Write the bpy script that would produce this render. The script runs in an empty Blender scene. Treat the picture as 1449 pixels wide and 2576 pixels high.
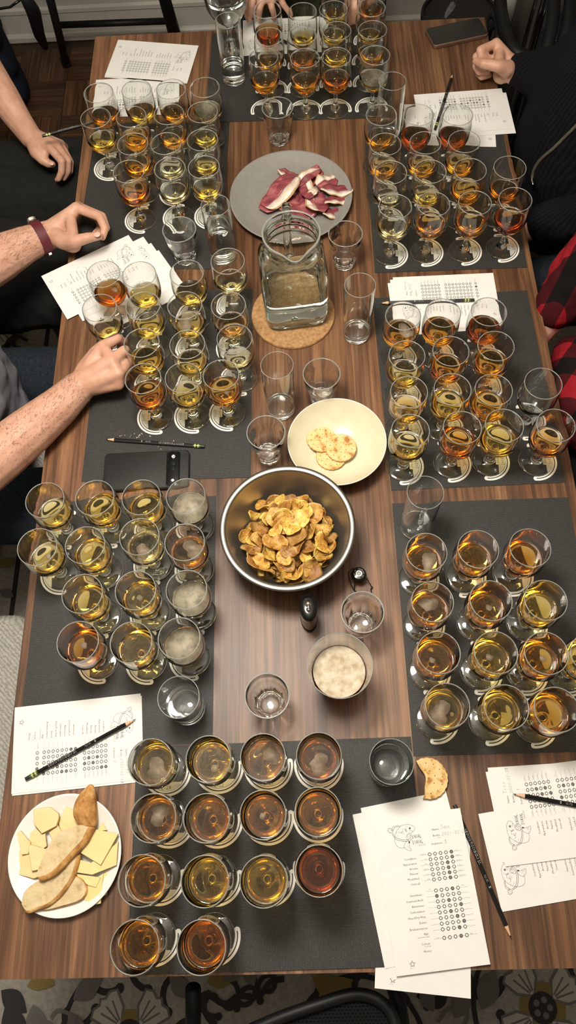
import bpy, bmesh, math, random
from mathutils import Vector, Matrix, noise
random.seed(7)
S = bpy.context.scene
COL = S.collection
PI = math.pi
# ------------------------------------------------------------------ camera
FW, FH, F = 1449, 2576, 1913.0
CX, CY = FW/2, FH/2
TZ = 0.75                      # table top
CAMZ = TZ + 1.31
def _v(a): return Vector(a)
_down = _v((75, 842, F)).normalized()
_fy = _v((620-CX, -3050-CY, F))
_yv = (_fy - _down*_fy.dot(_down)).normalized()
_zv = -_down
_xv = _yv.cross(_zv)
def ray(px, py):
    d = _v((px-CX, py-CY, F))
    return _v((_xv.dot(d), _yv.dot(d), _zv.dot(d)))
def at(px, py, z):
    d = ray(px, py); t = (z-CAMZ)/d.z
    return _v((d.x*t, d.y*t, z))
cd = bpy.data.cameras.new('camera'); cam = bpy.data.objects.new('camera', cd); COL.objects.link(cam)
cd.sensor_fit = 'VERTICAL'; cd.sensor_height = 36.0; cd.lens = 36.0*F/FH
cd.clip_start = 0.01
R = Matrix(((_xv.x, -_xv.y, -_xv.z), (_yv.x, -_yv.y, -_yv.z), (_zv.x, -_zv.y, -_zv.z)))
cam.matrix_world = Matrix.Translation((0, 0, CAMZ)) @ R.to_4x4()
S.camera = cam
# ------------------------------------------------------------------ light
W = bpy.data.worlds.new('room'); S.world = W; W.use_nodes = True
bg = W.node_tree.nodes['Background']
bg.inputs[0].default_value = (1.0, 0.91, 0.79, 1); bg.inputs[1].default_value = 0.12
ld = bpy.data.lights.new('globe_lamp', 'POINT'); ld.energy = 102; ld.shadow_soft_size = 0.19; ld.color = (1.0, 0.935, 0.83)
lamp = bpy.data.objects.new('globe_lamp', ld); COL.objects.link(lamp); lamp.location = (-0.22, 0.62, 2.28)
S.view_settings.view_transform = 'Standard'; S.view_settings.look = 'None'
S.view_settings.exposure = 0.0; S.view_settings.gamma = 1.0; S.view_settings.use_curve_mapping = False
try:
    S.cycles.max_bounces = 20; S.cycles.transmission_bounces = 18; S.cycles.glossy_bounces = 6; S.cycles.diffuse_bounces = 4
    S.cycles.transparent_max_bounces = 12
    S.cycles.caustics_refractive = True; S.cycles.caustics_reflective = False
    S.cycles.sample_clamp_indirect = 40.0; S.cycles.blur_glossy = 0.5
except Exception: pass
# ------------------------------------------------------------------ helpers
def link(name, me, parent=None):
    o = bpy.data.objects.new(name, me); COL.objects.link(o)
    if parent: o.parent = parent
    return o
def tag(o, label, cat, group=None, kind=None):
    o['label'] = label; o['category'] = cat
    if group: o['group'] = group
    if kind: o['kind'] = kind
    return o
def empty(name, loc, rz=0.0):
    o = bpy.data.objects.new(name, None); COL.objects.link(o); o.location = loc; o.rotation_euler = (0, 0, rz)
    o.empty_display_size = 0.02
    return o
class MB:
    """collects faces, builds ONE mesh"""
    def __init__(s): s.v = []; s.f = []; s.m = []
    def add(s, v, f, mi=0):
        b = len(s.v); s.v += [tuple(x) for x in v]; s.f += [tuple(i+b for i in q) for q in f]; s.m += [mi]*len(f); return s
    def box(s, x0, x1, y0, y1, z0, z1, mi=0):
        v = [(x0,y0,z0),(x1,y0,z0),(x1,y1,z0),(x0,y1,z0),(x0,y0,z1),(x1,y0,z1),(x1,y1,z1),(x0,y1,z1)]
        return s.add(v, [(3,2,1,0),(4,5,6,7),(0,1,5,4),(1,2,6,5),(2,3,7,6),(3,0,4,7)], mi)
    def lathe(s, prof, n=32, mi=0, cap0=False, cap1=False, c=(0,0), fn=None):
        v = []; f = []
        for (r, z) in prof:
            for k in range(n):
                a = 2*PI*k/n
                q = fn(a, r, z) if fn else (r*math.cos(a), r*math.sin(a), z)
                v.append((q[0]+c[0], q[1]+c[1], q[2]))
        for i in range(len(prof)-1):
            for k in range(n):
                k2 = (k+1) % n
                f.append((i*n+k, i*n+k2, (i+1)*n+k2, (i+1)*n+k))
        if cap0: f.append(tuple(range(n-1, -1, -1)))
        if cap1: f.append(tuple((len(prof)-1)*n+k for k in range(n)))
        return s.add(v, f, mi)
    def poly(s, pts, z0, z1, mi=0):
        n = len(pts)
        v = [(p[0], p[1], z0) for p in pts]+[(p[0], p[1], z1) for p in pts]
        f = [tuple(range(n-1, -1, -1)), tuple(range(n, 2*n))]
        f += [(i, (i+1) % n, n+(i+1) % n, n+i) for i in range(n)]
        return s.add(v, f, mi)
    def tube(s, pts, r, n=8, mi=0, caps=True):
        pts = [Vector(p) for p in pts]; m = len(pts); v = []; f = []
        rr = r if isinstance(r, (list, tuple)) else [r]*m
        ref = Vector((0.13, 0.27, 1)).normalized()
        for i, p in enumerate(pts):
            t = (pts[min(i+1, m-1)]-pts[max(i-1, 0)]).normalized()
            if abs(t.dot(ref)) > 0.95: u = t.cross(Vector((1, 0, 0))).normalized()
            else: u = t.cross(ref).normalized()
            w = t.cross(u)
            for k in range(n):
                a = 2*PI*k/n; v.append(p+u*(math.cos(a)*rr[i])+w*(math.sin(a)*rr[i]))
        for i in range(m-1):
            for k in range(n):
                k2 = (k+1) % n; f.append((i*n+k, i*n+k2, (i+1)*n+k2, (i+1)*n+k))
        if caps: f += [tuple(range(n-1, -1, -1)), tuple((m-1)*n+k for k in range(n))]
        return s.add(v, f, mi)
    def cone(s, p0, r0, p1, r1, n=14, mi=0, h=4):
        """round-ended tapered limb"""
        p0 = Vector(p0); p1 = Vector(p1); t = p1-p0
        L = t.length; t = t/L if L > 1e-6 else Vector((0, 0, 1))
        u = t.orthogonal().normalized(); w = t.cross(u); v = []; rings = []
        for i in range(h):
            a = PI/2*(1-(i+0.3)/h); rings.append((p0-t*(math.sin(a)*r0), math.cos(a)*r0))
        rings += [(p0, r0), (p1, r1)]
        for i in range(h-1, -1, -1):
            a = PI/2*(1-(i+0.3)/h); rings.append((p1+t*(math.sin(a)*r1), math.cos(a)*r1))
        for c, r in rings:
            for k in range(n):
                a = 2*PI*k/n; v.append(c+u*(math.cos(a)*r)+w*(math.sin(a)*r))
        f = []
        for i in range(len(rings)-1):
            for k in range(n):
                k2 = (k+1) % n; f.append((i*n+k, i*n+k2, (i+1)*n+k2, (i+1)*n+k))
        f += [tuple(range(n-1, -1, -1)), tuple((len(rings)-1)*n+k for k in range(n))]
        return s.add(v, f, mi)
    def ellipsoid(s, c, rx, ry, rz, n=20, m=12, mi=0):
        prof = [(max(math.sin(PI*i/m), 0.02), -math.cos(PI*i/m)) for i in range(m+1)]
        return s.lathe(prof, n, mi, True, True, fn=lambda a, r, z: (c[0]+r*math.cos(a)*rx, c[1]+r*math.sin(a)*ry, c[2]+z*rz))
    def ribbon(s, pts, w, z=0.0, mi=0, closed=False):
        n = len(pts)
        if closed: pts = list(pts)+[pts[0]]; n += 1
        L = []; Rr = []
        for i in range(n):
            if closed and i in (0, n-1): a, b = pts[n-2], pts[1]
            else: a, b = pts[max(i-1, 0)], pts[min(i+1, n-1)]
            dx, dy = b[0]-a[0], b[1]-a[1]; d = math.hypot(dx, dy) or 1
            nx, ny = -dy/d*w/2, dx/d*w/2
            L.append((pts[i][0]+nx, pts[i][1]+ny, z)); Rr.append((pts[i][0]-nx, pts[i][1]-ny, z))
        return s.add(L+Rr, [(i, n+i, n+i+1, i+1) for i in range(n-1)], mi)
    def ring(s, cx, cy, ri, ro, z=0.0, n=20, mi=0):
        v = [(cx+r*math.cos(2*PI*k/n), cy+r*math.sin(2*PI*k/n), z) for r in (ri, ro) for k in range(n)]
        return s.add(v, [(k, n+k, n+(k+1) % n, (k+1) % n) for k in range(n)], mi)
    def disc(s, cx, cy, r, z=0.0, n=16, mi=0):
        return s.add([(cx+r*math.cos(2*PI*k/n), cy+r*math.sin(2*PI*k/n), z) for k in range(n)], [tuple(range(n))], mi)
    def xf(s, M, start=0):
        for i in range(start, len(s.v)): s.v[i] = tuple(M @ Vector(s.v[i]))
        return s
    def mesh(s, name, mats=(), smooth=True, angle=None):
        me = bpy.data.meshes.new(name); me.from_pydata(s.v, [], s.f)
        for m in (mats if isinstance(mats, (list, tuple)) else [mats]): me.materials.append(m)
        if s.f:
            me.polygons.foreach_set('material_index', s.m)
            me.polygons.foreach_set('use_smooth', [smooth]*len(s.f))
        me.update()
        if smooth and angle: me.set_sharp_from_angle(angle=math.radians(angle))
        return me
    def build(s, name, mats=(), parent=None, smooth=True, angle=None):
        return link(name, s.mesh(name, mats, smooth, angle), parent)
_tc = {}
def text_geo(txt, size, align='LEFT', shear=0.0, sx=1.0):
    key = (txt, round(size, 6), align, shear, sx)
    if key in _tc: return _tc[key]
    cu = bpy.data.curves.new('t', 'FONT'); cu.body = txt; cu.size = size; cu.align_x = align; cu.shear = shear
    cu.resolution_u = 1; cu.fill_mode = 'FRONT'
    o = bpy.data.objects.new('t', cu)
    me = bpy.data.meshes.new_from_object(o)
    v = [(q.co.x*sx, q.co.y, 0.0) for q in me.vertices]; f = [tuple(p.vertices) for p in me.polygons]
    bpy.data.objects.remove(o); bpy.data.curves.remove(cu); bpy.data.meshes.remove(me)
    _tc[key] = (v, f); return v, f
def put_text(mb, txt, size, x, y, z=0.0, align='LEFT', rot=0.0, mi=0, shear=0.0, sx=1.0):
    v, f = text_geo(txt, size, align, shear, sx); c, s_ = math.cos(rot), math.sin(rot)
    mb.add([(x+c*a-s_*b, y+s_*a+c*b, z) for a, b, _ in v], f, mi)
def smoothpath(pts, k=6):
    """Catmull-Rom through points of any dimension"""
    P = [tuple(p) for p in pts]; out = []; n = len(P)
    for i in range(n-1):
        p0, p1, p2, p3 = P[max(i-1, 0)], P[i], P[i+1], P[min(i+2, n-1)]
        for j in range(k):
            t = j/k
            out.append(tuple(0.5*((2*b)+(-a+c)*t+(2*a-5*b+4*c-d)*t*t+(-a+3*b-3*c+d)*t**3) for a, b, c, d in zip(p0, p1, p2, p3)))
    out.append(P[-1]); return out
# ------------------------------------------------------------------ materials
def mat(name, col=(0.5, 0.5, 0.5), rough=0.5, metal=0.0, spec=0.5, **kw):
    m = bpy.data.materials.new(name); m.use_nodes = True
    b = m.node_tree.nodes['Principled BSDF']
    b.inputs['Base Color'].default_value = (*col, 1); b.inputs['Roughness'].default_value = rough
    b.inputs['Metallic'].default_value = metal; b.inputs['Specular IOR Level'].default_value = spec
    for k, v in kw.items(): b.inputs[k.replace('_', ' ')].default_value = v
    return m
class NT:
    def __init__(s, m): s.m = m; s.t = m.node_tree; s.b = s.t.nodes.get('Principled BSDF')
    def n(s, typ, **kw):
        q = s.t.nodes.new(typ)
        for k, v in kw.items():
            if k.startswith('i_'):
                key = k[2:].replace('_', ' ')
                q.inputs[int(key) if key.isdigit() else key].default_value = v
            else: setattr(q, k, v)
        return q
    def l(s, a, b): s.t.links.new(a, b)
    def coords(s, scale=(1, 1, 1), kind='Object', rnd=False):
        tc = s.n('ShaderNodeTexCoord'); mp = s.n('ShaderNodeMapping'); mp.inputs['Scale'].default_value = scale
        if rnd:
            oi = s.n('ShaderNodeObjectInfo'); mu = s.n('ShaderNodeMath', operation='MULTIPLY', i_1=37.0); s.l(oi.outputs['Random'], mu.inputs[0])
            ad = s.n('ShaderNodeVectorMath', operation='ADD'); s.l(tc.outputs[kind], ad.inputs[0]); s.l(mu.outputs[0], ad.inputs[1]); s.l(ad.outputs[0], mp.inputs['Vector'])
        else: s.l(tc.outputs[kind], mp.inputs['Vector'])
        return mp.outputs[0]
    def noise(s, vec, scale, detail=4.0, rough=0.55, dist=0.0):
        q = s.n('ShaderNodeTexNoise', i_Scale=scale, i_Detail=detail, i_Roughness=rough, i_Distortion=dist); s.l(vec, q.inputs['Vector']); return q.outputs[0]
    def ramp(s, fac, stops):
        q = s.n('ShaderNodeValToRGB'); e = q.color_ramp.elements
        while len(e) < len(stops): e.new(0.5)
        for i, (p, c) in enumerate(stops): e[i].position = p; e[i].color = (*c, 1) if len(c) == 3 else c
        s.l(fac, q.inputs[0]); return q.outputs[0]
    def mix(s, fac, a, b, mode='MIX'):
        q = s.n('ShaderNodeMix', data_type='RGBA', blend_type=mode)
        for v, i in ((fac, 0), (a, 6), (b, 7)):
            if hasattr(v, 'is_output'): s.l(v, q.inputs[i])
            else: q.inputs[i].default_value = v if i == 0 else ((*v, 1) if len(v) == 3 else v)
        return q.outputs[2]
    def bump(s, h, strength=0.3, dist=0.001):
        q = s.n('ShaderNodeBump', i_Strength=strength, i_Distance=dist); s.l(h, q.inputs['Height']); s.l(q.outputs[0], s.b.inputs['Normal']); return q
    def color(s, c): s.l(c, s.b.inputs['Base Color'])
def noisy(name, c0, c1, scale, rough=0.6, bump=0.0, bdist=0.001, detail=5.0, spec=0.5, lo=0.35, hi=0.65, rnd=False, stretch=(1, 1, 1), **kw):
    m = mat(name, c0, rough, spec=spec, **kw); t = NT(m); v = t.coords(stretch, rnd=rnd); q = t.noise(v, scale, detail)
    t.color(t.ramp(q, [(lo, c0), (hi, c1)]))
    if bump: t.bump(q, bump, bdist)
    return m
def glassy(name, col=(1, 1, 1), ior=1.5, rough=0.025):
    m = bpy.data.materials.new(name); m.use_nodes = True; t = m.node_tree; t.nodes.clear()
    g = t.nodes.new('ShaderNodeBsdfGlass'); g.inputs['Color'].default_value = (*col, 1); g.inputs['IOR'].default_value = ior; g.inputs['Roughness'].default_value = rough
    o = t.nodes.new('ShaderNodeOutputMaterial'); t.links.new(g.outputs[0], o.inputs[0]); return m
def walnut(name, tone=1.0, rnd=True, ax='y', var=0.32):
    m = mat(name, (0.1, 0.05, 0.03), 0.42, spec=0.42); t = NT(m)
    sc = {'y': (9, 0.9, 9), 'x': (0.9, 9, 9)}[ax]; sf = {'y': (130, 3.5, 130), 'x': (3.5, 130, 130)}[ax]
    v = t.coords(sc, rnd=rnd); big = t.noise(v, 1.0, 5.0, 0.6, 1.6)
    v2 = t.coords(sf, rnd=rnd); fine = t.noise(v2, 1.0, 3.0, 0.6)
    a = t.ramp(big, [(0.28, (0.060*tone, 0.025*tone, 0.0115*tone)), (0.48, (0.140*tone, 0.066*tone, 0.031*tone)), (0.62, (0.195*tone, 0.100*tone, 0.049*tone)), (0.8, (0.275*tone, 0.152*tone, 0.080*tone))])
    f = t.ramp(fine, [(0.38, (0.52, 0.50, 0.48)), (0.62, (1.18, 1.15, 1.12))])
    c = t.mix(1.0, a, f, 'MULTIPLY')
    if rnd:
        oi = t.n('ShaderNodeObjectInfo'); r = t.ramp(oi.outputs['Random'], [(0.0, (1-var*0.6, 1-var*0.62, 1-var*0.64)), (1.0, (1+var*0.55, 1+var*0.5, 1+var*0.45))])
        c = t.mix(1.0, c, r, 'MULTIPLY')
    t.color(c); t.bump(fine, 0.12, 0.0006); return m
M = {}
M['walnut'] = walnut('walnut_plank', 1.18)
M['walnut_leg'] = walnut('walnut_leg', 0.8, False)
M['chair_wood'] = walnut('dark_chair_wood', 0.45, False)
M['glass'] = glassy('clear_glass', (0.985, 0.992, 0.985), 1.5)
M['green_glass'] = glassy('greenish_glass', (0.955, 0.98, 0.965), 1.5)
M['water'] = glassy('water_top', (0.98, 0.99, 0.985), 1.333)
M['water_in'] = glassy('water_against_glass', (0.985, 0.995, 0.99), 1.333/1.5)
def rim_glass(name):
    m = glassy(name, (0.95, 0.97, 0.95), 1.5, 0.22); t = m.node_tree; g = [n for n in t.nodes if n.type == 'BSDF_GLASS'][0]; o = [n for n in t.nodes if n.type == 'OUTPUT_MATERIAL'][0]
    d = t.nodes.new('ShaderNodeBsdfDiffuse'); d.inputs[0].default_value = (0.72, 0.74, 0.68, 1); x = t.nodes.new('ShaderNodeMixShader'); x.inputs[0].default_value = 0.30  # pale diffuse share paints a bright highlight into the glass rims
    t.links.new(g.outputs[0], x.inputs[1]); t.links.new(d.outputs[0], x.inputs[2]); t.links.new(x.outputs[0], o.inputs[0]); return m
M['rim_glass'] = rim_glass('painted_highlight_rim')
# beer: colourless surfaces, colour from light absorbed inside (per metre: red, green, blue)
SIG = {'straw': (2.0, 6.5, 24.0), 'gold': (4.0, 15.0, 62.0), 'amber': (6.0, 26.0, 88.0), 'copper': (8.5, 35.0, 108.0), 'brown': (15.0, 52.0, 135.0)}
for k, sg in SIG.items():
    m = M['beer_'+k] = glassy('beer_'+k, (1, 1, 1), 1.34)
    t = m.node_tree; va = t.nodes.new('ShaderNodeVolumeAbsorption'); den = max(sg)*1.15; va.inputs['Density'].default_value = den
    va.inputs['Color'].default_value = (1-sg[0]/den, 1-sg[1]/den, 1-sg[2]/den, 1)
    t.links.new(va.outputs[0], [n for n in t.nodes if n.type == 'OUTPUT_MATERIAL'][0].inputs['Volume'])
    at_ = t.nodes.new('ShaderNodeAttribute'); at_.attribute_name = 'ior'   # beer/air on top, beer/glass below
    t.links.new(at_.outputs['Fac'], [n for n in t.nodes if n.type == 'BSDF_GLASS'][0].inputs['IOR'])
def ior_faces(me):
    a = me.attributes.new('ior', 'FLOAT', 'FACE')
    a.data.foreach_set('value', [1.34 if p.material_index == 0 else 1.34/1.5 for p in me.polygons])
    me.polygons.foreach_set('material_index', [0]*len(me.polygons)); me.update(); return me
def foam_mat(name, col, lo, hi, amax=0.9):
    m = mat(name, col, 0.6); t = NT(m); v = t.coords((1, 1, 1), rnd=True); q = t.noise(v, 55.0, 4.0, 0.6)
    a = t.ramp(q, [(lo, (0.25*amax,)*3), (hi, (amax,)*3)])
    c = t.ramp(q, [(0.3, tuple(x*0.75 for x in col)), (0.75, tuple(min(1, x*1.35) for x in col))]); t.color(c); t.l(a, t.b.inputs['Alpha']); return m
M['foam'] = foam_mat('thin_beer_foam', (0.27, 0.205, 0.14), 0.15, 0.6, 0.72)
M['foam_pale'] = foam_mat('pale_beer_foam', (0.33, 0.285, 0.205), 0.15, 0.55, 0.85)
M['white_card'] = noisy('white_card', (0.78, 0.76, 0.70), (0.84, 0.82, 0.77), 60, 0.6)
M['ink'] = mat('black_ink', (0.012, 0.012, 0.012), 0.6)
M['pencil_grey'] = mat('pencil_marks', (0.18, 0.17, 0.17), 0.7)
M['faint_grey'] = mat('faint_pencil', (0.33, 0.32, 0.31), 0.7)
M['paper'] = noisy('white_paper', (0.74, 0.725, 0.69), (0.77, 0.755, 0.72), 25, 0.7, spec=0.2)
def mat_weave():
    m = mat('dark_woven_vinyl', (0.05, 0.05, 0.05), 0.55, spec=0.35); t = NT(m); tc = t.n('ShaderNodeTexCoord')
    sx = t.n('ShaderNodeSeparateXYZ'); t.l(tc.outputs['Object'], sx.inputs[0])
    def absgt(o, v):
        a = t.n('ShaderNodeMath', operation='ABSOLUTE'); t.l(o, a.inputs[0]); g = t.n('ShaderNodeMath', operation='GREATER_THAN', i_1=v); t.l(a.outputs[0], g.inputs[0]); return g.outputs[0]
    mx = t.n('ShaderNodeMath', operation='MAXIMUM'); t.l(absgt(sx.outputs[0], 0.172), mx.inputs[0]); t.l(absgt(sx.outputs[1], 0.112), mx.inputs[1])
    def brick(rot):
        mp = t.n('ShaderNodeMapping'); mp.inputs['Rotation'].default_value = (0, 0, rot); t.l(tc.outputs['Object'], mp.inputs[0])
        b = t.n('ShaderNodeTexBrick', offset=0.5); t.l(mp.outputs[0], b.inputs['Vector'])
        b.inputs['Scale'].default_value = 1.0; b.inputs['Brick Width'].default_value = 0.0038; b.inputs['Row Height'].default_value = 0.0019
        b.inputs['Mortar Size'].default_value = 0.00042; b.inputs['Mortar Smooth'].default_value = 0.4
        b.inputs['Color1'].default_value = (0.060, 0.057, 0.053, 1); b.inputs['Color2'].default_value = (0.040, 0.039, 0.036, 1); b.inputs['Mortar'].default_value = (0.010, 0.010, 0.0095, 1)
        return b
    b1 = brick(0.0); b2 = brick(PI/2)
    t.color(t.mix(mx.outputs[0], b1.outputs[0], b2.outputs[0]))
    h = t.mix(mx.outputs[0], b1.outputs[1], b2.outputs[1]); bp = t.bump(h, 0.35, 0.0006); bp.invert = True
    return m
M['placemat'] = mat_weave()
M['skin'] = noisy('skin', (0.52, 0.27, 0.18), (0.60, 0.345, 0.245), 38, 0.48, 0.10, 0.0012, spec=0.4, rnd=True)
sk = M['skin'].node_tree.nodes['Principled BSDF']; sk.inputs['Subsurface Weight'].default_value = 0.12; sk.inputs['Subsurface Radius'].default_value = (0.008, 0.003, 0.0015); sk.inputs['Subsurface Scale'].default_value = 0.6
M['nail'] = mat('fingernail', (0.66, 0.40, 0.32), 0.3)
M['hair'] = mat('arm_hair', (0.05, 0.028, 0.015), 0.6)
def cloth(name, c0, c1, scale=350, rough=0.9, bump=0.35, **kw): return noisy(name, c0, c1, scale, rough, bump, 0.0012, spec=0.15, **kw)
M['black_cloth'] = cloth('black_trouser_cloth', (0.010, 0.010, 0.0095), (0.017, 0.017, 0.016))
M['charcoal_cloth'] = cloth('charcoal_trouser_cloth', (0.010, 0.0105, 0.0095), (0.016, 0.017, 0.0155))
M['navy_cloth'] = cloth('navy_cloth', (0.008, 0.010, 0.018), (0.013, 0.016, 0.027))
M['jeans'] = cloth('dark_denim', (0.010, 0.014, 0.020), (0.022, 0.028, 0.036), stretch=(1, 0.3, 1))
M['grey_cloth'] = cloth('grey_tshirt_cloth', (0.145, 0.145, 0.165), (0.18, 0.18, 0.20))
M['green_cloth'] = cloth('olive_jacket_cloth', (0.020, 0.022, 0.010), (0.032, 0.035, 0.017))
def ribbed():
    m = mat('black_ribbed_knit', (0.008, 0.008, 0.0095), 0.95, spec=0.1); t = NT(m); v = t.coords((1, 1, 1))
    w = t.n('ShaderNodeTexWave', wave_type='BANDS', bands_direction='Y', i_Scale=38.0, i_Distortion=1.0); t.l(v, w.inputs['Vector'])
    t.color(t.ramp(w.outputs[1], [(0.0, (0.004, 0.004, 0.005)), (1.0, (0.008, 0.008, 0.0095))])); t.bump(w.outputs[1], 0.35, 0.002); return m
M['knit'] = ribbed()
def plaid():
    m = mat('red_black_buffalo_plaid', (0.3, 0.02, 0.02), 0.9, spec=0.1); t = NT(m); tc = t.n('ShaderNodeTexCoord'); mp = t.n('ShaderNodeMapping')
    mp.inputs['Rotation'].default_value = (0, 0, math.radians(38)); t.l(tc.outputs['Object'], mp.inputs[0]); sp = t.n('ShaderNodeSeparateXYZ'); t.l(mp.outputs[0], sp.inputs[0])
    def stripe(o, per, w, off):
        a = t.n('ShaderNodeMath', operation='ADD', i_1=off); t.l(o, a.inputs[0]); d = t.n('ShaderNodeMath', operation='DIVIDE', i_1=per); t.l(a.outputs[0], d.inputs[0])
        f = t.n('ShaderNodeMath', operation='FRACT'); t.l(d.outputs[0], f.inputs[0]); g = t.n('ShaderNodeMath', operation='LESS_THAN', i_1=w); t.l(f.outputs[0], g.inputs[0]); return g.outputs[0]
    a, b = stripe(sp.outputs[0], 0.085, 0.45, 10.0), stripe(sp.outputs[1], 0.085, 0.45, 10.02)
    s_ = t.n('ShaderNodeMath', operation='ADD'); t.l(a, s_.inputs[0]); t.l(b, s_.inputs[1]); h = t.n('ShaderNodeMath', operation='MULTIPLY', i_1=0.5); t.l(s_.outputs[0], h.inputs[0])
    c = t.ramp(h.outputs[0], [(0.0, (0.27, 0.012, 0.019)), (0.5, (0.058, 0.007, 0.009)), (1.0, (0.009, 0.007, 0.007))]); c.node.color_ramp.interpolation = 'CONSTANT'
    c.node.color_ramp.elements[1].position = 0.3; c.node.color_ramp.elements[2].position = 0.8
    t.color(c); n = t.noise(t.coords(), 400, 3); t.bump(n, 0.3, 0.001); return m
M['plaid'] = plaid()
M['black_plastic'] = noisy('black_plastic', (0.008, 0.008, 0.008), (0.013, 0.013, 0.013), 300, 0.55, 0.05, spec=0.25)
M['black_gloss'] = mat('glossy_black', (0.006, 0.007, 0.006), 0.12)
M['black_metal'] = noisy('black_metal', (0.006, 0.006, 0.006), (0.010, 0.010, 0.0095), 80, 0.5, spec=0.25)
M['steel'] = mat('brushed_steel', (0.74, 0.70, 0.62), 0.42, 1.0)
M['steel_matte'] = mat('satin_steel_rim', (0.36, 0.35, 0.33), 0.36, 1.0)
M['chrome'] = mat('chrome', (0.75, 0.75, 0.73), 0.08, 1.0)
M['brass'] = mat('ferrule_green', (0.10, 0.16, 0.06), 0.35, 0.6)
M['ferrule_gold'] = mat('ferrule_yellow', (0.62, 0.58, 0.22), 0.4, 0.3)
M['pencil_black'] = mat('pencil_black_paint', (0.007, 0.007, 0.007), 0.35)
M['pencil_wood'] = noisy('sharpened_wood', (0.62, 0.36, 0.20), (0.70, 0.44, 0.27), 200, 0.7)
M['graphite'] = mat('graphite', (0.02, 0.02, 0.022), 0.4)
M['white_print'] = mat('white_print', (0.75, 0.75, 0.72), 0.5)
M['burgundy'] = noisy('burgundy_rubber', (0.085, 0.006, 0.014), (0.11, 0.009, 0.019), 200, 0.6)
# ================================================================== setting
def structure(o): o['kind'] = 'structure'; return o
M['floor'] = noisy('dark_subfloor', (0.03, 0.015, 0.007), (0.05, 0.026, 0.012), 8, 0.5)
M['parquet'] = walnut('parquet_oak', 0.60, True, 'y', 0.7)
b = MB().box(-2.6, 2.6, -2.6, 3.2, -0.05, -0.004); floor = structure(b.build('floor', M['floor'], smooth=False))
# basket-weave parquet slats where the photograph shows the bare floor
slat_me = MB().box(-0.0193, 0.0193, -0.0985, 0.0985, -0.008, 0.0).mesh('parquet_slat', M['parquet'], False)
for gi in range(13):
    for gj in range(6):
        x0 = -1.50+gi*0.2; y0 = 1.83+gj*0.2
        if not (x0 < -0.35 or x0 > 0.5): continue
        if y0 > 3.05: continue
        for k in range(5):
            o = link('parquet_slat', slat_me, floor)
            if (gi+gj) % 2: o.location = (x0+0.02+k*0.04, y0+0.1, 0.0)
            else: o.location = (x0+0.1, y0+0.02+k*0.04, 0.0); o.rotation_euler = (0, 0, PI/2)
WY = 3.09
M['wall'] = noisy('painted_wall', (0.40, 0.37, 0.32), (0.43, 0.40, 0.35), 12, 0.7)
M['trim'] = noisy('white_trim_paint', (0.52, 0.49, 0.43), (0.56, 0.53, 0.47), 20, 0.45)
structure(MB().box(-2.6, 2.6, WY+0.012, WY+0.10, 0, 2.75).build('wall_back', M['wall'], smooth=False))
M['ceiling'] = noisy('white_ceiling_paint', (0.78, 0.76, 0.72), (0.80, 0.78, 0.74), 5, 0.9, spec=0.1)
structure(MB().box(-2.6, 2.6, -2.6, 3.2, 2.75, 2.85).build('ceiling', M['ceiling'], smooth=False))
structure(MB().box(-2.7, -2.6, -2.6, 3.2, 0.0, 2.75).build('wall_left', M['wall'], smooth=False))
structure(MB().box(2.6, 2.7, -2.6, 3.2, 0.0, 2.75).build('wall_right', M['wall'], smooth=False))
structure(MB().box(-2.6, 2.6, -2.7, -2.6, 0.0, 2.75).build('wall_front', M['wall'], smooth=False))
prof = [(0.030, 0.0), (0.030, 0.018), (0.024, 0.026), (0.018, 0.030), (0.018, 0.105), (0.026, 0.112), (0.026, 0.126), (0.017, 0.134), (0.017, 0.20), (0.024, 0.207), (0.024, 0.216), (0.012, 0.228), (0.006, 0.24), (0.0, 0.25)]
v = []; f = []
for x in (-2.6, 2.6):
    for d, z in prof: v.append((x, WY+0.012-d, z))
n = len(prof)
for i in range(n-1): f.append((i, n+i, n+i+1, i+1))
structure(MB().add(v, f).build('baseboard_back', M['trim'], smooth=False))
# ------------------------------------------------------------------ rug
M['rug'] = noisy('cream_rug_pile', (0.27, 0.245, 0.215), (0.36, 0.33, 0.29), 90, 0.95, 0.4, 0.002, spec=0.1)
M['rug_dark'] = mat('rug_charcoal_yarn', (0.040, 0.038, 0.039), 0.95, spec=0.05)
M['rug_grey'] = mat('rug_grey_yarn', (0.15, 0.14, 0.13), 0.95, spec=0.05)
M['rug_gold'] = mat('rug_ochre_yarn', (0.22, 0.165, 0.06), 0.95, spec=0.05)
M['rug_cream'] = mat('rug_ivory_yarn', (0.42, 0.39, 0.34), 0.95, spec=0.05)
RZ = 0.012
rug = empty('rug', (0, 0, 0)); tag(rug, 'cream floral rug with charcoal vines under the table', 'rug')
MB().box(-1.7, 1.7, -1.3, 1.82, 0.0, RZ).build('pile', M['rug'], rug, False)
pb = MB()
zc = [0]
def pz(): zc[0] += 1; return RZ+0.0004+zc[0]*0.00001
def vine(pts, w, mi, k=8): pb.ribbon([(p[0], p[1]) for p in smoothpath(pts, k)], w, pz(), mi)
def hook(x, y, a, s, mi=0):
    q = [(x+s*t*math.cos(a+2.6*t*sg), y+s*t*math.sin(a+2.6*t*sg)) for sg in (1,) for t in [i/12 for i in range(13)]]
    pb.ribbon(q, 0.22*s, pz(), mi); pb.disc(q[-1][0], q[-1][1], 0.17*s, pz(), 10, mi)
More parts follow.
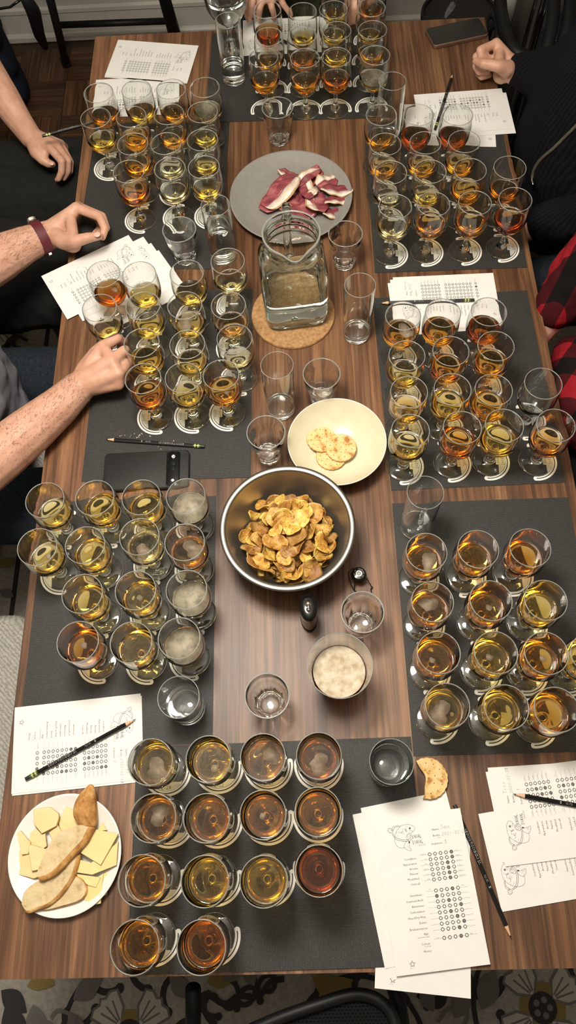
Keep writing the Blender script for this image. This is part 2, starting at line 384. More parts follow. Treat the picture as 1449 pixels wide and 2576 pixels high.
def leaf(x, y, a, s, mi):
    pts = [(t, 0.32*math.sin(PI*t)*(1-0.25*t)) for t in [i/8 for i in range(9)]]+[(t, -0.32*math.sin(PI*t)*(1-0.25*t)) for t in [i/8 for i in range(7, 0, -1)]]
    pb.add([(x+s*(p*math.cos(a)-q*math.sin(a)), y+s*(p*math.sin(a)+q*math.cos(a)), pz()) for p, q in pts], [tuple(range(len(pts)))], mi)
def flower(x, y, r, rot=0.4, ringr=None):
    if ringr:
        n = 40; rp = [(x+ringr*math.cos(2*PI*k/n), y+ringr*math.sin(2*PI*k/n)) for k in range(n)]; pb.ribbon(rp, 0.011, pz(), 0, True)
        for k in range(9): hook(x+ringr*math.cos(0.7*k), y+ringr*math.sin(0.7*k), 0.7*k+0.9, 0.065)
    n = 18; pb.disc(x, y, r*0.55, pz(), n, 2)
    for k in range(4):
        a = rot+k*PI/2; c, s = math.cos(a), math.sin(a)
        out = [(0.30, 0.0), (0.55, 0.30), (0.92, 0.42), (1.02, 0.26), (0.98, 0.10), (1.06, 0.0), (0.98, -0.10), (1.02, -0.26), (0.92, -0.42), (0.55, -0.30)]
        P = [(x+r*(c*p-s*q), y+r*(s*p+c*q)) for p, q in out]
        pb.add([(p[0], p[1], pz()) for p in P], [tuple(range(len(P)))], 3); pb.ribbon(P, 0.006, pz(), 1, True)
        for da in (-0.22, 0, 0.22): pb.ribbon([(x+r*0.4*math.cos(a+da*0.5), y+r*0.4*math.sin(a+da*0.5)), (x+r*0.85*math.cos(a+da), y+r*0.85*math.sin(a+da))], 0.004, pz(), 1)
    pb.disc(x, y, r*0.34, pz(), n, 0)
    for k in range(5): pb.disc(x+r*0.17*math.cos(k*1.257), y+r*0.17*math.sin(k*1.257), r*0.075, pz(), 8, 1)
# border line and motifs, laid out in metres on the floor
pb.ribbon([(-0.84, -1.2), (-0.84, 1.70)], 0.014, pz(), 0)
for fp, rot_, rg in ((at(325, 2605, RZ), 0.78, 0.155), (at(1365, 2535, RZ), 0.6, 0.155), (at(905, 2650, RZ), 0.78, 0.15)): flower(fp.x, fp.y, 0.095, rot_, rg)
flower(-1.02, 1.62, 0.09, 0.3); flower(1.1, 0.3, 0.1, 0.3, 0.2)
def A(px, py): q = at(px, py, RZ); return (q.x, q.y)
vine([A(520, 2495), A(565, 2525), A(600, 2505), A(650, 2505), A(680, 2470), A(715, 2462)], 0.013, 0)
for q in [(545, 2510, 2.0), (565, 2525, -1.4), (600, 2510, -1.8), (645, 2506, 1.0), (668, 2490, -0.8), (690, 2468, 1.4), (525, 2500, 2.6)]: hook(*A(q[0], q[1]), q[2], 0.05)
vine([A(1050, 2500), A(1085, 2520), A(1120, 2500), A(1160, 2500), A(1205, 2475)], 0.013, 0)
for q in [(1085, 2520, -1.4), (1120, 2502, 1.0), (1160, 2500, -1.2)]: hook(*A(q[0], q[1]), q[2], 0.05)
for q in [(85, 2525, -1.3, 0.09, 1), (95, 2560, -0.9, 0.09, 1), (185, 2515, 0.6, 0.08, 1), (180, 2545, -1.2, 0.08, 1), (140, 2476, 2.8, 0.07, 2), (70, 2480, 0.3, 0.06, 2), (15, 2530, -1.0, 0.10, 0), (5, 2490, -0.6, 0.08, 0), (480, 2510, 2.4, 0.07, 1), (520, 2470, 0.2, 0.07, 2), (560, 2465, 0.5, 0.06, 1), (640, 2480, 2.0, 0.06, 1), (800, 2510, 0.4, 0.09, 2), (860, 2505, 2.6, 0.08, 2), (1140, 2560, 0.9, 0.07, 1), (1090, 2545, 2.0, 0.06, 1), (1210, 2540, 1.1, 0.09, 1)]: leaf(*A(q[0], q[1]), *q[2:])
vine([A(130, 2560), A(150, 2540), A(190, 2560), A(170, 2590)], 0.008, 1); vine([A(1100, 2570), A(1130, 2535), A(1175, 2545), A(1160, 2590)], 0.008, 1)
vine([(-0.92, 0.62), (-0.95, 0.72), (-0.90, 0.80), (-0.94, 0.9), (-0.90, 1.0)], 0.010, 1)
for q in [(-0.93, 0.64, 0.8, 0.07, 1), (-0.95, 0.70, 2.6, 0.07, 1), (-0.90, 0.76, 0.4, 0.06, 2), (-0.905, 0.80, 2.0, 0.055, 0), (-0.93, 0.87, 0.9, 0.07, 2), (-0.88, 0.69, -0.5, 0.05, 1)]: leaf(*q)
for q in [(-0.93, 0.92, 0.6), (-0.90, 0.98, 1.8), (-0.96, 0.95, 2.6), (-0.99, 0.9, 1.0)]: hook(q[0], q[1], q[2], 0.07)
vine([(-1.1, 1.45), (-1.0, 1.50), (-0.95, 1.57), (-0.90, 1.55)], 0.012, 0)
for q in [(-1.0, 1.5, 0.8), (-0.97, 1.56, -0.6), (-1.06, 1.47, 2.2), (-0.92, 1.58, 2.0)]: hook(q[0], q[1], q[2], 0.06)
for q in [(-0.93, 1.47, 2.4, 0.09, 1), (-0.95, 1.46, 0.4, 0.08, 1), (-1.0, 1.42, 1.2, 0.07, 2), (-1.05, 1.68, 0.7, 0.08, 2)]: leaf(*q)
o = pb.build('woven_pattern', [M['rug_dark'], M['rug_grey'], M['rug_gold'], M['rug_cream']], rug, False); o['kind'] = 'stuff'
# ------------------------------------------------------------------ table
X0, X1, Y0, Y1, TH = -0.512, 0.508, -0.172, 1.965, 0.034
table = empty('dining_table', (0, 0, 0)); tag(table, 'long walnut dining table of narrow planks, laid with dark placemats', 'table')
edges = [X0, -0.455, -0.37, -0.285, -0.205, -0.125, -0.055, 0.025, 0.105, 0.165, 0.255, 0.335, 0.42, X1]
for i in range(len(edges)-1):
    a, c = edges[i], edges[i+1]; hw = (c-a)/2; cxp = (a+c)/2; hy = (Y1-Y0)/2
    mb = MB(); e = 0.00015
    pr = [(-hw, -TH), (-hw, -e), (-hw+e*0.6, 0), (hw-e*0.6, 0), (hw, -e), (hw, -TH)]
    v = [(x, y, z) for y in (-hy, hy) for x, z in pr]; n = 6
    mb.add(v, [(k, k+1, n+k+1, n+k) for k in range(5)]+[(5, 0, n, n+5), (5, 4, 3, 2, 1, 0), tuple(range(n, 2*n))])
    o = mb.build('plank', M['walnut'], table, False); o.location = (cxp, (Y0+Y1)/2, TZ)
for sx in (-1, 1):
    for y in (Y0+0.09, Y1-0.09):
        mb = MB(); mb.add([((-0.03+sx*0)+q[0], q[1], z) for z in (-0.716, -0.034) for q in ((-0.03+0.03, -0.03), (0.06, -0.03), (0.06, 0.03), (0.0, 0.03))], [(3, 2, 1, 0), (4, 5, 6, 7), (0, 1, 5, 4), (1, 2, 6, 5), (2, 3, 7, 6), (3, 0, 4, 7)])
        o = mb.build('leg', M['walnut_leg'], table, False); o.location = (sx*0.44-0.0, y, TZ)
o = MB().box(-0.42, 0.42, Y0+0.07, Y0+0.09, TZ-0.11, TZ-TH).box(-0.42, 0.42, Y1-0.09, Y1-0.07, TZ-0.11, TZ-TH).box(-0.45, -0.43, Y0+0.09, Y1-0.09, TZ-0.11, TZ-TH).box(0.43, 0.45, Y0+0.09, Y1-0.09, TZ-0.11, TZ-TH).build('apron', M['walnut_leg'], table, False)
# ------------------------------------------------------------------ placemats
PM = 0.0016; MZ = TZ+PM
mat_me = MB()
hx, hy, rr = 0.2275, 0.1640, 0.004
mat_me.box(-hx, hx, -hy, hy, 0, PM); mat_me = mat_me.mesh('placemat', M['placemat'], False)
MATS = {  # centre x, y, rotation, words
 'N': (-0.066, -0.003, 0.010, 'near end'), 'LF': (-0.334, 0.388, PI/2+0.004, 'front left'), 'LM': (-0.266, 0.882, PI/2-0.012, 'middle left'), 'LB': (-0.326, 1.400, PI/2-0.035, 'back left'),
 'RF': (0.326, 0.360, PI/2+0.000, 'front right'), 'RM': (0.324, 0.844, PI/2+0.012, 'middle right'), 'RB': (0.333, 1.364, PI/2-0.008, 'back right'), 'F': (0.020, 1.782, -0.030, 'far end')}
for k, (x, y, r, wd) in MATS.items():
    o = link('placemat', mat_me); o.location = (x, y, TZ+(0.0018 if k == 'N' else 0.0)); o.rotation_euler = (0, 0, r)
    tag(o, 'dark grey woven vinyl placemat, %s of the table' % wd.replace('near end', 'near end').replace('far end', 'far end'), 'placemat', 'woven placemats')
# ================================================================== stemmed glasses, beer, coasters
GH = 0.137
OUT = [(0.0045, 0.0480), (0.0062, 0.0500), (0.0100, 0.0516), (0.0155, 0.0546), (0.0225, 0.0604), (0.0285, 0.0680), (0.0328, 0.0770), (0.0350, 0.0870), (0.0357, 0.0970), (0.0356, 0.1070), (0.0350, 0.1190), (0.0342, 0.1300), (0.0337, 0.1362)]
INN = [(0.0006, 0.0545), (0.0060, 0.0553), (0.0110, 0.0572), (0.0165, 0.0608), (0.0225, 0.0668), (0.0272, 0.0736), (0.0312, 0.0820), (0.0331, 0.0900), (0.0340, 0.0980), (0.0341, 0.1070), (0.0336, 0.1190), (0.0329, 0.1300), (0.0322, 0.1362)]
def inner_at(z):
    for (r0, z0), (r1, z1) in zip(INN, INN[1:]):
        if z0 <= z <= z1: return r0+(r1-r0)*(z-z0)/(z1-z0)
    return INN[-1][0]
NS = 40
OUTs = smoothpath(OUT, 2); INNs = smoothpath(INN, 2)
def bowl_mesh(level):
    lo = level if level else 0.0
    inn = [(r, z) for r, z in INNs if z > lo+0.0005]
    if level: inn = [(inner_at(level), level)]+inn
    prof = OUTs+[(0.03375, 0.1366), (0.0335, 0.1370), (0.0330, 0.1372), (0.0325, 0.1370), (0.03215, 0.1366)]+inn[::-1]
    k = len(OUTs)-1
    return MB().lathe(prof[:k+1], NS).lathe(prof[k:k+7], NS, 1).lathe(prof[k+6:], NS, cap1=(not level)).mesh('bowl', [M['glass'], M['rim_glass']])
def beer_mesh(level):
    mb = MB(); rl = inner_at(level)
    dn = [(r, z) for r, z in INNs if z < level-0.0005]+[(rl, level)]
    mb.lathe(dn, NS, 1, cap0=True)
    mb.lathe([(rl, level), (rl-0.0006, level-0.0006), (rl-0.0016, level-0.0011), (rl-0.0032, level-0.0013), (rl*0.5, level-0.0013), (0.0005, level-0.0013)], NS, 0, cap1=True)
    return ior_faces(mb.mesh('beer', [M['beer_gold']]))
STEM = smoothpath([(0.0115, 0.0078), (0.0108, 0.0110), (0.0082, 0.0150), (0.0057, 0.0185), (0.0048, 0.0240), (0.0044, 0.0330), (0.0044, 0.0420), (0.0045, 0.0480)], 2)
stem_me = MB().lathe(STEM, 20).mesh('stem', M['glass'])
foot_me = MB().lathe([(0.0005, 0.0007), (0.020, 0.0007), (0.030, 0.0002), (0.0318, 0.0004), (0.0325, 0.0013), (0.0322, 0.0023), (0.0312, 0.0028), (0.0260, 0.0036), (0.0200, 0.0047), (0.0150, 0.0062), (0.0115, 0.0078)], 40, cap0=True).mesh('foot', M['glass'])
LEV = {1: 0.0710, 2: 0.0760, 3: 0.0812, 4: 0.0868}
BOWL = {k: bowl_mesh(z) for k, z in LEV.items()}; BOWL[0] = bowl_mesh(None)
BEER = {k: beer_mesh(z) for k, z in LEV.items()}
rng = random.Random(3)
def foam_mesh(level, kind, seed):
    z = LEV[level]-0.0008; rl = inner_at(LEV[level])-0.0007; mb = MB(); q = random.Random(seed)
    if kind in ('ring', 'patch', 'full'):
        w = 0.0022 if kind != 'full' else 0.004
        mb.lathe([(rl, z+0.0006), (rl-w*0.4, z+0.0005), (rl-w, z-0.0002)], 36)
    if kind == 'patch':
        ph = [q.uniform(0, 6.28) for _ in range(5)]; R0 = rl*q.uniform(0.42, 0.56); d = rl*q.uniform(0.2, 0.42); an = q.uniform(0, 6.28)
        pts = []
        for k in range(40):
            a = 2*PI*k/40; r = R0*(1+0.22*math.sin(2*a+ph[0])+0.12*math.sin(3*a+ph[1])+0.07*math.sin(5*a+ph[2])+0.03*math.sin(11*a+ph[3]))
            x, y = d*math.cos(an)+r*math.cos(a), d*math.sin(an)+r*math.sin(a); h = math.hypot(x, y)
            if h > rl*0.97: x *= rl*0.97/h; y *= rl*0.97/h
            pts.append((x, y))
        mb.poly(pts, z, z+0.0004)
    if kind == 'spot':
        d = rl*q.uniform(0.1, 0.4); an = q.uniform(0, 6.28); R0 = rl*q.uniform(0.14, 0.2)
        mb.poly([(d*math.cos(an)+R0*(1+0.18*math.sin(k*0.524))*math.cos(k*0.2618), d*math.sin(an)+R0*(1+0.15*math.sin(k*0.785))*math.sin(k*0.2618)) for k in range(24)], z, z+0.0004)
    if kind == 'full':
        mb.poly([(rl*0.97*math.cos(2*PI*k/36), rl*0.97*math.sin(2*PI*k/36)) for k in range(36)], z, z+0.0005)
    return mb.mesh('foam', M['foam_pale'] if kind == 'full' else M['foam'])
# white crescent coaster with its black line and printed year (opens towards +y, text reads from -y)
CO, CI, CZ = 0.0405, 0.0312, 0.0005
def coaster_mesh(year):
    mb = MB(); w = (CO-CI)/2; rm = (CO+CI)/2; pts = []
    a0, a1 = PI-0.16, 2*PI+0.16
    for k in range(37): a = a0+(a1-a0)*k/36; pts.append((CO*math.cos(a), CO*math.sin(a)))
    ce = (rm*math.cos(a1), rm*math.sin(a1))
    for k in range(1, 7): a = a1+PI*k/7; pts.append((ce[0]+w*math.cos(a), ce[1]+w*math.sin(a)))
    yc = -0.0178; ac = math.asin(-yc/CI)   # chord where the filled segment begins
    for k in range(13): a = a1-(a1-(2*PI-ac))*k/12; pts.append((CI*math.cos(a), CI*math.sin(a)))
    for k in range(13): a = (PI+ac)-((PI+ac)-a0)*k/12; pts.append((CI*math.cos(a), CI*math.sin(a)))
    cs = (rm*math.cos(a0), rm*math.sin(a0))
    for k in range(1, 7): a = a0+PI+PI*k/7; pts.append((cs[0]+w*math.cos(a), cs[1]+w*math.sin(a)))
    mb.poly(pts, 0, CZ, 0)
    arc = [(rm*math.cos(a0+0.03+(a1-a0-0.06)*k/36), rm*math.sin(a0+0.03+(a1-a0-0.06)*k/36)) for k in range(37)]
    mb.ribbon(arc, 0.0017, CZ+0.0001, 1)
    put_text(mb, str(year), 0.0082, 0, -0.0292, CZ+0.0001, 'CENTER', 0, 1)
    return mb.mesh('coaster', [M['white_card'], M['ink']], False)
def sticker_mesh(year):
    mb = MB(); hw, hh, r = 0.0082, 0.0046, 0.002; pts = []
    for cx, cy, a in ((hw-r, -hh+r, -PI/2), (hw-r, hh-r, 0), (-hw+r, hh-r, PI/2), (-hw+r, -hh+r, PI)):
        for k in range(4): pts.append((cx+r*math.cos(a+k*PI/6), cy-0.0165+r*math.sin(a+k*PI/6)))
    mb.poly(pts, 0.0001, 0.0004, 0); put_text(mb, str(year), 0.0058, 0, -0.0186, 0.00048, 'CENTER', 0, 1)
    return mb.mesh('year_sticker', [M['white_card'], M['ink']], False)
YEARS = range(2010, 2024)
COAST = {y: coaster_mesh(y) for y in YEARS}; STICK = {y: sticker_mesh(y) for y in YEARS}
WORD = {'straw': 'pale straw', 'gold': 'golden', 'amber': 'amber', 'copper': 'copper', 'brown': 'dark amber'}
FW_ = {'n': '', 'ring': '', 'patch': ' foam-patched', 'spot': ' foam-flecked', 'full': ' foam-covered'}
ORD = ['first', 'second', 'third', 'fourth']
proto = {}
def stemmed(gk, yrot, row, col, ncol, year, px, py, colour, level, foam):
    z = TZ+PM+(0.0018 if gk == 'N' else 0.0); zb = z+CZ+0.0003
    p = at(px, py, zb+GH); matw = MATS[gk][3]
    where = '%s placemat' % matw
    o = bpy.data.objects.new('stemmed_glass', None); COL.objects.link(o); o.location = (p.x, p.y, zb); o.rotation_euler = (0, 0, yrot); o.empty_display_size = 0.02
    pos = 'row %s from far end, %s from left' % (ORD[row], ORD[col])
    pos = '%s from left, %s row' % (ORD[col], ORD[row])
    lab = ('stemmed %s beer glass, %s, %s' % (WORD[colour]+FW_[foam], where, pos)) if level else ('empty stemmed glass on %s, right of the amber glasses' % where)
    tag(o, lab, 'glass', 'stemmed tasting glasses on the %s' % where)
    for nm, me in (('bowl', BOWL[level]), ('stem', stem_me), ('foot', foot_me), ('year_sticker', STICK[year])): link(nm, me, o)
    if level:
        bo = link('beer', BEER[level], o)
        bo.material_slots[0].link = 'OBJECT'; bo.material_slots[0].material = M['beer_'+colour]
        if foam != 'n': link('foam', foam_mesh(level, foam, int(px*7+py)), o)
    c = link('coaster', COAST[year]); c.location = (p.x, p.y, z+0.0001); c.rotation_euler = (0, 0, yrot+rng.uniform(-0.06, 0.06))
    tag(c, 'white crescent coaster under %s beer, %s, %s' % (WORD[colour], where, pos) if level else 'white crescent coaster under the empty glass, %s' % where, 'coaster', 'crescent coasters on the %s' % where)
    return p
def rows(gk, k, ox, oy, yrot, data):
    for (row, col, year, x, y, colour, level, foam) in data:
        stemmed(gk, yrot, row, col, 4, year, ox+x/k, oy+y/k, colour, level, foam)
# (row from far end, column from left, year, rim centre in the crop, colour, level, foam)
rows('F', 3.6225, 600, 0, PI, [
 (0, 2, 2010, 882, -105, 'gold', 2, 'n'), (0, 3, 2011, 1222, -125, 'copper', 3, 'spot'),
 (1, 0, 2012, 260, 88, 'brown', 4, 'n'), (1, 1, 2013, 583, 103, 'gold', 2, 'n'), (1, 2, 2014, 865, 85, 'gold', 2, 'n'), (1, 3, 2015, 1210, 68, 'gold', 1, 'n'),
 (2, 0, 2016, 273, 333, 'amber', 2, 'n'), (2, 1, 2017, 577, 323, 'copper', 3, 'n'), (2, 2, 2018, 896, 278, 'gold', 2, 'n'), (2, 3, 2019, 1222, 270, 'amber', 3, 'n'),
 (3, 0, 2020, 227, 522, 'amber', 3, 'n'), (3, 1, 2021, 605, 526, 'amber', 3, 'n'), (3, 2, 2022, 892, 517, 'copper', 4, 'ring'), (3, 3, 2023, 1248, 501, 'straw', 3, 'full')])
rows('LB', 3.6225, 180, 170, -PI/2, [
 (0, 0, 2011, 244, 228, 'copper', 3, 'n'), (0, 1, 2015, 590, 200, 'gold', 3, 'n'), (0, 2, 2019, 905, 195, 'amber', 3, 'n'), (0, 3, 2023, 1212, 179, 'straw', 3, 'full'),
 (1, 0, 2010, 217, 455, 'gold', 3, 'ring'), (1, 1, 2014, 542, 445, 'amber', 4, 'ring'), (1, 2, 2018, 885, 421, 'amber', 3, 'n'), (1, 3, 2022, 1192, 404, 'gold', 2, 'n'),
 (2, 1, 2013, 555, 694, 'amber', 4, 'n'), (2, 2, 2017, 860, 690, 'straw', 2, 'ring'), (2, 3, 2021, 1192, 656, 'gold', 2, 'n'),
 (3, 1, 2012, 520, 944, 'copper', 4, 'n'), (3, 2, 2016, 894, 919, 'straw', 2, 'ring'), (3, 3, 2020, 1204, 904, 'gold', 3, 'n')])
rows('RB', 3.15, 900, 230, PI/2, [
 (0, 0, 2020, 187, 183, 'amber', 3, 'n'), (0, 1, 2016, 480, 185, 'brown', 4, 'n'), (0, 2, 2012, 790, 184, 'brown', 4, 'ring'),
 (1, 0, 2021, 220, 416, 'amber', 3, 'n'), (1, 1, 2017, 536, 405, 'amber', 3, 'ring'), (1, 2, 2013, 845, 394, 'amber', 3, 'n'), (1, 3, 2010, 1207, 602, 'copper', 3, 'ring'),
 (2, 0, 2022, 262, 639, 'straw', 1, 'n'), (2, 1, 2018, 575, 632, 'gold', 2, 'n'), (2, 2, 2014, 892, 620, 'amber', 4, 'n'),
 (3, 0, 2023, 298, 909, 'straw', 3, 'n'), (3, 1, 2019, 601, 891, 'amber', 4, 'ring'), (3, 2, 2015, 930, 881, 'amber', 4, 'n'), (3, 3, 2011, 1250, 855, 'brown', 4, 'n')])
rows('LM', 3.0187, 180, 600, -PI/2, [
 (0, 0, 2011, 240, 268, 'brown', 4, 'spot'), (0, 1, 2015, 512, 274, 'gold', 3, 'n'), (0, 2, 2019, 873, 261, 'gold', 3, 'n'), (0, 3, 2023, 1185, 170, 'straw', 3, 'ring'),
 (1, 0, 2010, 210, 525, 'gold', 2, 'n'), (1, 1, 2014, 542, 508, 'gold', 3, 'n'), (1, 2, 2018, 858, 505, 'gold', 3, 'patch'), (1, 3, 2022, 1190, 507, 'amber', 3, 'ring'),
 (2, 1, 2013, 531, 790, 'gold', 4, 'n'), (2, 2, 2017, 878, 802, 'gold', 3, 'ring'), (2, 3, 2021, 1237, 757, 'straw', 2, 'n'),
 (3, 1, 2012, 541, 1062, 'copper', 4, 'n'), (3, 2, 2016, 846, 1054, 'gold', 3, 'ring'), (3, 3, 2020, 1134, 1034, 'amber', 4, 'spot')])
rows('RM', 2.792, 930, 720, PI/2, [
 (0, 0, 2020, 235, 206, 'amber', 4, 'patch'), (0, 1, 2016, 516, 186, 'amber', 4, 'n'), (0, 2, 2012, 838, 178, 'brown', 4, 'n'),
 (1, 0, 2021, 262, 485, 'gold', 3, 'n'), (1, 1, 2017, 571, 454, 'copper', 4, 'n'), (1, 2, 2013, 888, 418, 'amber', 4, 'n'), (1, 3, 2010, 1220, 682, 'gold', 0, 'n'),
 (2, 0, 2022, 277, 740, 'amber', 3, 'spot'), (2, 1, 2018, 583, 721, 'gold', 4, 'n'), (2, 2, 2014, 872, 726, 'amber', 4, 'n'),
 (3, 0, 2023, 287, 1012, 'gold', 3, 'n'), (3, 1, 2019, 652, 992, 'copper', 4, 'n'), (3, 2, 2015, 947, 976, 'gold', 4, 'n'), (3, 3, 2011, 1309, 976, 'copper', 3, 'n')])
rows('LF', 2.683, 20, 1180, -PI/2, [
 (0, 0, 2011, 248, 208, 'gold', 3, 'n'), (0, 1, 2015, 585, 192, 'gold', 4, 'n'), (0, 2, 2019, 899, 189, 'gold', 4, 'n'), (0, 3, 2023, 1199, 181, 'straw', 4, 'full'),
 (1, 0, 2010, 196, 524, 'gold', 3, 'spot'), (1, 1, 2014, 519, 512, 'gold', 4, 'n'), (1, 2, 2018, 886, 455, 'straw', 4, 'patch'), (1, 3, 2022, 1192, 492, 'amber', 4, 'patch'),
 (2, 1, 2013, 500, 840, 'gold', 4, 'n'), (2, 2, 2017, 860, 817, 'gold', 4, 'spot'), (2, 3, 2021, 1204, 812, 'straw', 4, 'full'),
 (3, 1, 2012, 470, 1164, 'copper', 4, 'spot'), (3, 2, 2016, 830, 1168, 'gold', 4, 'n'), (3, 3, 2020, 1154, 1140, 'amber', 4, 'full')])
rows('RF', 3.0896, 980, 1310, PI/2, [
 (0, 0, 2020, 288, 242, 'amber', 4, 'patch'), (0, 1, 2016, 690, 219, 'amber', 4, 'ring'), (0, 2, 2012, 1094, 208, 'copper', 4, 'ring'),
 (1, 0, 2021, 335, 627, 'amber', 4, 'patch'), (1, 1, 2017, 790, 619, 'amber', 4, 'spot'), (1, 2, 2013, 1216, 616, 'gold', 4, 'n'),
 (2, 0, 2022, 383, 1024, 'amber', 4, 'spot'), (2, 1, 2018, 828, 1023, 'gold', 4, 'spot'), (2, 2, 2014, 1220, 1028, 'amber', 4, 'spot'), (2, 3, 2010, 1580, 1035, 'gold', 4, 'n'),
 (3, 0, 2023, 451, 1434, 'gold', 4, 'patch'), (3, 1, 2019, 909, 1447, 'gold', 4, 'n'), (3, 2, 2015, 1300, 1466, 'amber', 4, 'n')])
rows('N', 2.2292, 250, 1820, 0.0, [
 (0, 0, 2023, 285, 215, 'gold', 4, 'patch'), (0, 1, 2022, 610, 198, 'gold', 4, 'spot'), (0, 2, 2021, 917, 186, 'amber', 4, 'patch'), (0, 3, 2020, 1231, 180, 'copper', 4, 'patch'),
 (1, 0, 2019, 300, 530, 'amber', 4, 'patch'), (1, 1, 2018, 600, 530, 'amber', 4, 'ring'), (1, 2, 2017, 917, 511, 'amber', 4, 'spot'), (1, 3, 2016, 1226, 495, 'amber', 4, 'n'),
 (2, 0, 2015, 237, 881, 'amber', 4, 'ring'), (2, 1, 2014, 591, 885, 'gold', 4, 'n'), (2, 2, 2013, 922, 886, 'gold', 4, 'ring'), (2, 3, 2012, 1232, 826, 'brown', 4, 'n'),
 (3, 0, 2011, 198, 1255, 'amber', 4, 'n'), (3, 1, 2010, 571, 1255, 'copper', 4, 'n')])
# ================================================================== tumblers, jug, bowls and plates
def vessel(name, p, outer, inner, level=None, glass='glass', facets=0, fz=(0.0, 0.0), n=48, liquid=('water', 'water_in'), lname='water', cap_foam=None):
    """glass of revolution; profiles from the base centre up; inner listed from the bottom up"""
    def fn(a, r, z):
        if facets and z < fz[1]:
            st = 2*PI/facets; k = math.cos(PI/facets)/math.cos((a % st)-st/2); t = min(1.0, max(0.0, (fz[1]-z)/(fz[1]-fz[0])))
            r = r*(1+(k-1)*min(1.0, t*2.2)*1.0)
        return (r*math.cos(a), r*math.sin(a), z)
    def rin(z):
        for (r0, z0), (r1, z1) in zip(inner, inner[1:]):
            if z0 <= z <= z1: return r0+(r1-r0)*(z-z0)/(z1-z0)
        return inner[-1][0]
    top = [q for q in inner if not level or q[1] > level+0.0005]
    if level: top = [(rin(level), level)]+top
    mb = MB(); mb.lathe(outer, n, fn=fn, cap0=True)
    ro, ri, zr = outer[-1][0], inner[-1][0], outer[-1][1]; rm = (ro+ri)/2
    mb.lathe([(ro, zr), (ro*0.7+rm*0.3, zr+0.0005), (rm, zr+0.0007), (ri*0.7+rm*0.3, zr+0.0005), (ri, zr)], n, 1)
    mb.lathe(top[::-1], n, cap1=not level)
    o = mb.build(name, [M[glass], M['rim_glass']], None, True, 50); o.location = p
    if level:
        lo = [q for q in inner if q[1] < level-0.0005]+[(rin(level), level)]; rl = rin(level); lb = MB()
        lb.lathe(lo, n, 1, cap0=True); lb.lathe([(rl, level), (rl-0.0007, level-0.0007), (rl-0.002, level-0.0012), (rl*0.5, level-0.0013), (0.0005, level-0.0013)], n, 0, cap1=True)
        if liquid[0].startswith('beer'): link(lname, ior_faces(lb.mesh(lname, [M[liquid[0]]])), o)
        else: lb.build(lname, [M[liquid[0]], M[liquid[1]]], o)
        if cap_foam:
            fb = MB(); r2 = rl-0.0008; nn = 40
            fb.lathe([(r2, level+0.0004), (r2*0.97, level+0.0012), (r2*0.9, level+0.0004), (r2*0.6, level+0.0008), (r2*0.3, level+0.0003), (0.001, level+0.0006)], nn, cap1=True); fb.build('foam', M[cap_foam], o)
    return o
PIC_O = [(0.0005, 0.001), (0.017, 0.0010), (0.0200, 0.0006), (0.0222, 0.0018), (0.0240, 0.012), (0.0265, 0.028), (0.0292, 0.044), (0.0318, 0.0560), (0.0330, 0.0585), (0.0345, 0.074), (0.0361, 0.0895)]
PIC_I = [(0.0005, 0.0090), (0.014, 0.0092), (0.0185, 0.0110), (0.0205, 0.016), (0.0238, 0.034), (0.0285, 0.056), (0.0318, 0.074), (0.0339, 0.0895)]
def picardie(rx, ry, words, level=None):
    p = at(rx, ry, TZ+0.09); p.z = TZ+(0.0018)
    o = vessel('faceted_tumbler', p, PIC_O, PIC_I, level, 'glass', 9, (0.0, 0.058), 54); o.rotation_euler = (0, 0, rng.uniform(0, 1))
    tag(o, words, 'glass', 'faceted tumblers')
picardie(698, 272, 'faceted clear tumbler before the far end placemat')
picardie(869, 589, 'faceted clear tumbler right of the water jug')
picardie(451, 578, 'faceted clear tumbler left of the tall water glass, on back left placemat')
picardie(809, 941, 'faceted clear tumbler behind the cream bowl of crackers')
picardie(669, 1088, 'faceted clear tumbler left of the cream bowl, behind the steel bowl')
picardie(912, 1540, 'faceted clear tumbler beside the wire bottle cap')
picardie(672, 1750, 'faceted clear tumbler alone on bare wood, left of the foamy drink')
def tall_prof(h, r0, r1, tb=0.014, w=0.0017):
    o = [(0.0005, 0.002), (r0*0.7, 0.002), (r0*0.86, 0.0004), (r0*0.96, 0.001), (r0, 0.004), (r0+(r1-r0)*0.5, h*0.5), (r1, h)]
    i = [(0.0005, tb-0.001), (r0*0.6, tb), (r0*0.8, tb+0.0015), (r0-w-0.001, tb+0.005), (r0-w, tb+0.010), (r0+(r1-r0)*0.5-w, h*0.5), (r1-w*0.8, h)]
    return o, i
def tall(rx, ry, h, r0, r1, words, level=None, name='highball_glass', cat='glass', grp='straight sided drinking glasses', tb=0.014):
    p = at(rx, ry, TZ+h); p.z = TZ+0.0018; o, i = tall_prof(h, r0, r1, tb)
    tag(vessel(name, p, o, i, level), words, cat, grp)
tall(987, 206, 0.150, 0.0290, 0.0305, 'tall empty straight glass at the right end of the far placemat')
tall(541.6, 518, 0.150, 0.0290, 0.0300, 'tall straight glass of water beside the grey plate', 0.098)
tall(905.5, 719, 0.150, 0.0288, 0.0302, 'tall empty straight glass right of the cork trivet')
tall(697, 920, 0.150, 0.0288, 0.0302, 'tall empty straight glass in front of the cork trivet')
tall(573, 53, 0.150, 0.0290, 0.0300, 'tall straight glass with a little water by the far goblet', 0.046)
tall(1070, 1240, 0.147, 0.0290, 0.0312, 'tall straight glass at the corner of the front right placemat', 0.022)
tall(449.5, 1754, 0.100, 0.0300, 0.0335, 'short straight glass of water, front left placemat', 0.050, 'water_tumbler', tb=0.012)
tall(985, 1916, 0.095, 0.0300, 0.0340, 'short straight glass of water, right corner of the near placemat', 0.052, 'water_tumbler', tb=0.012)
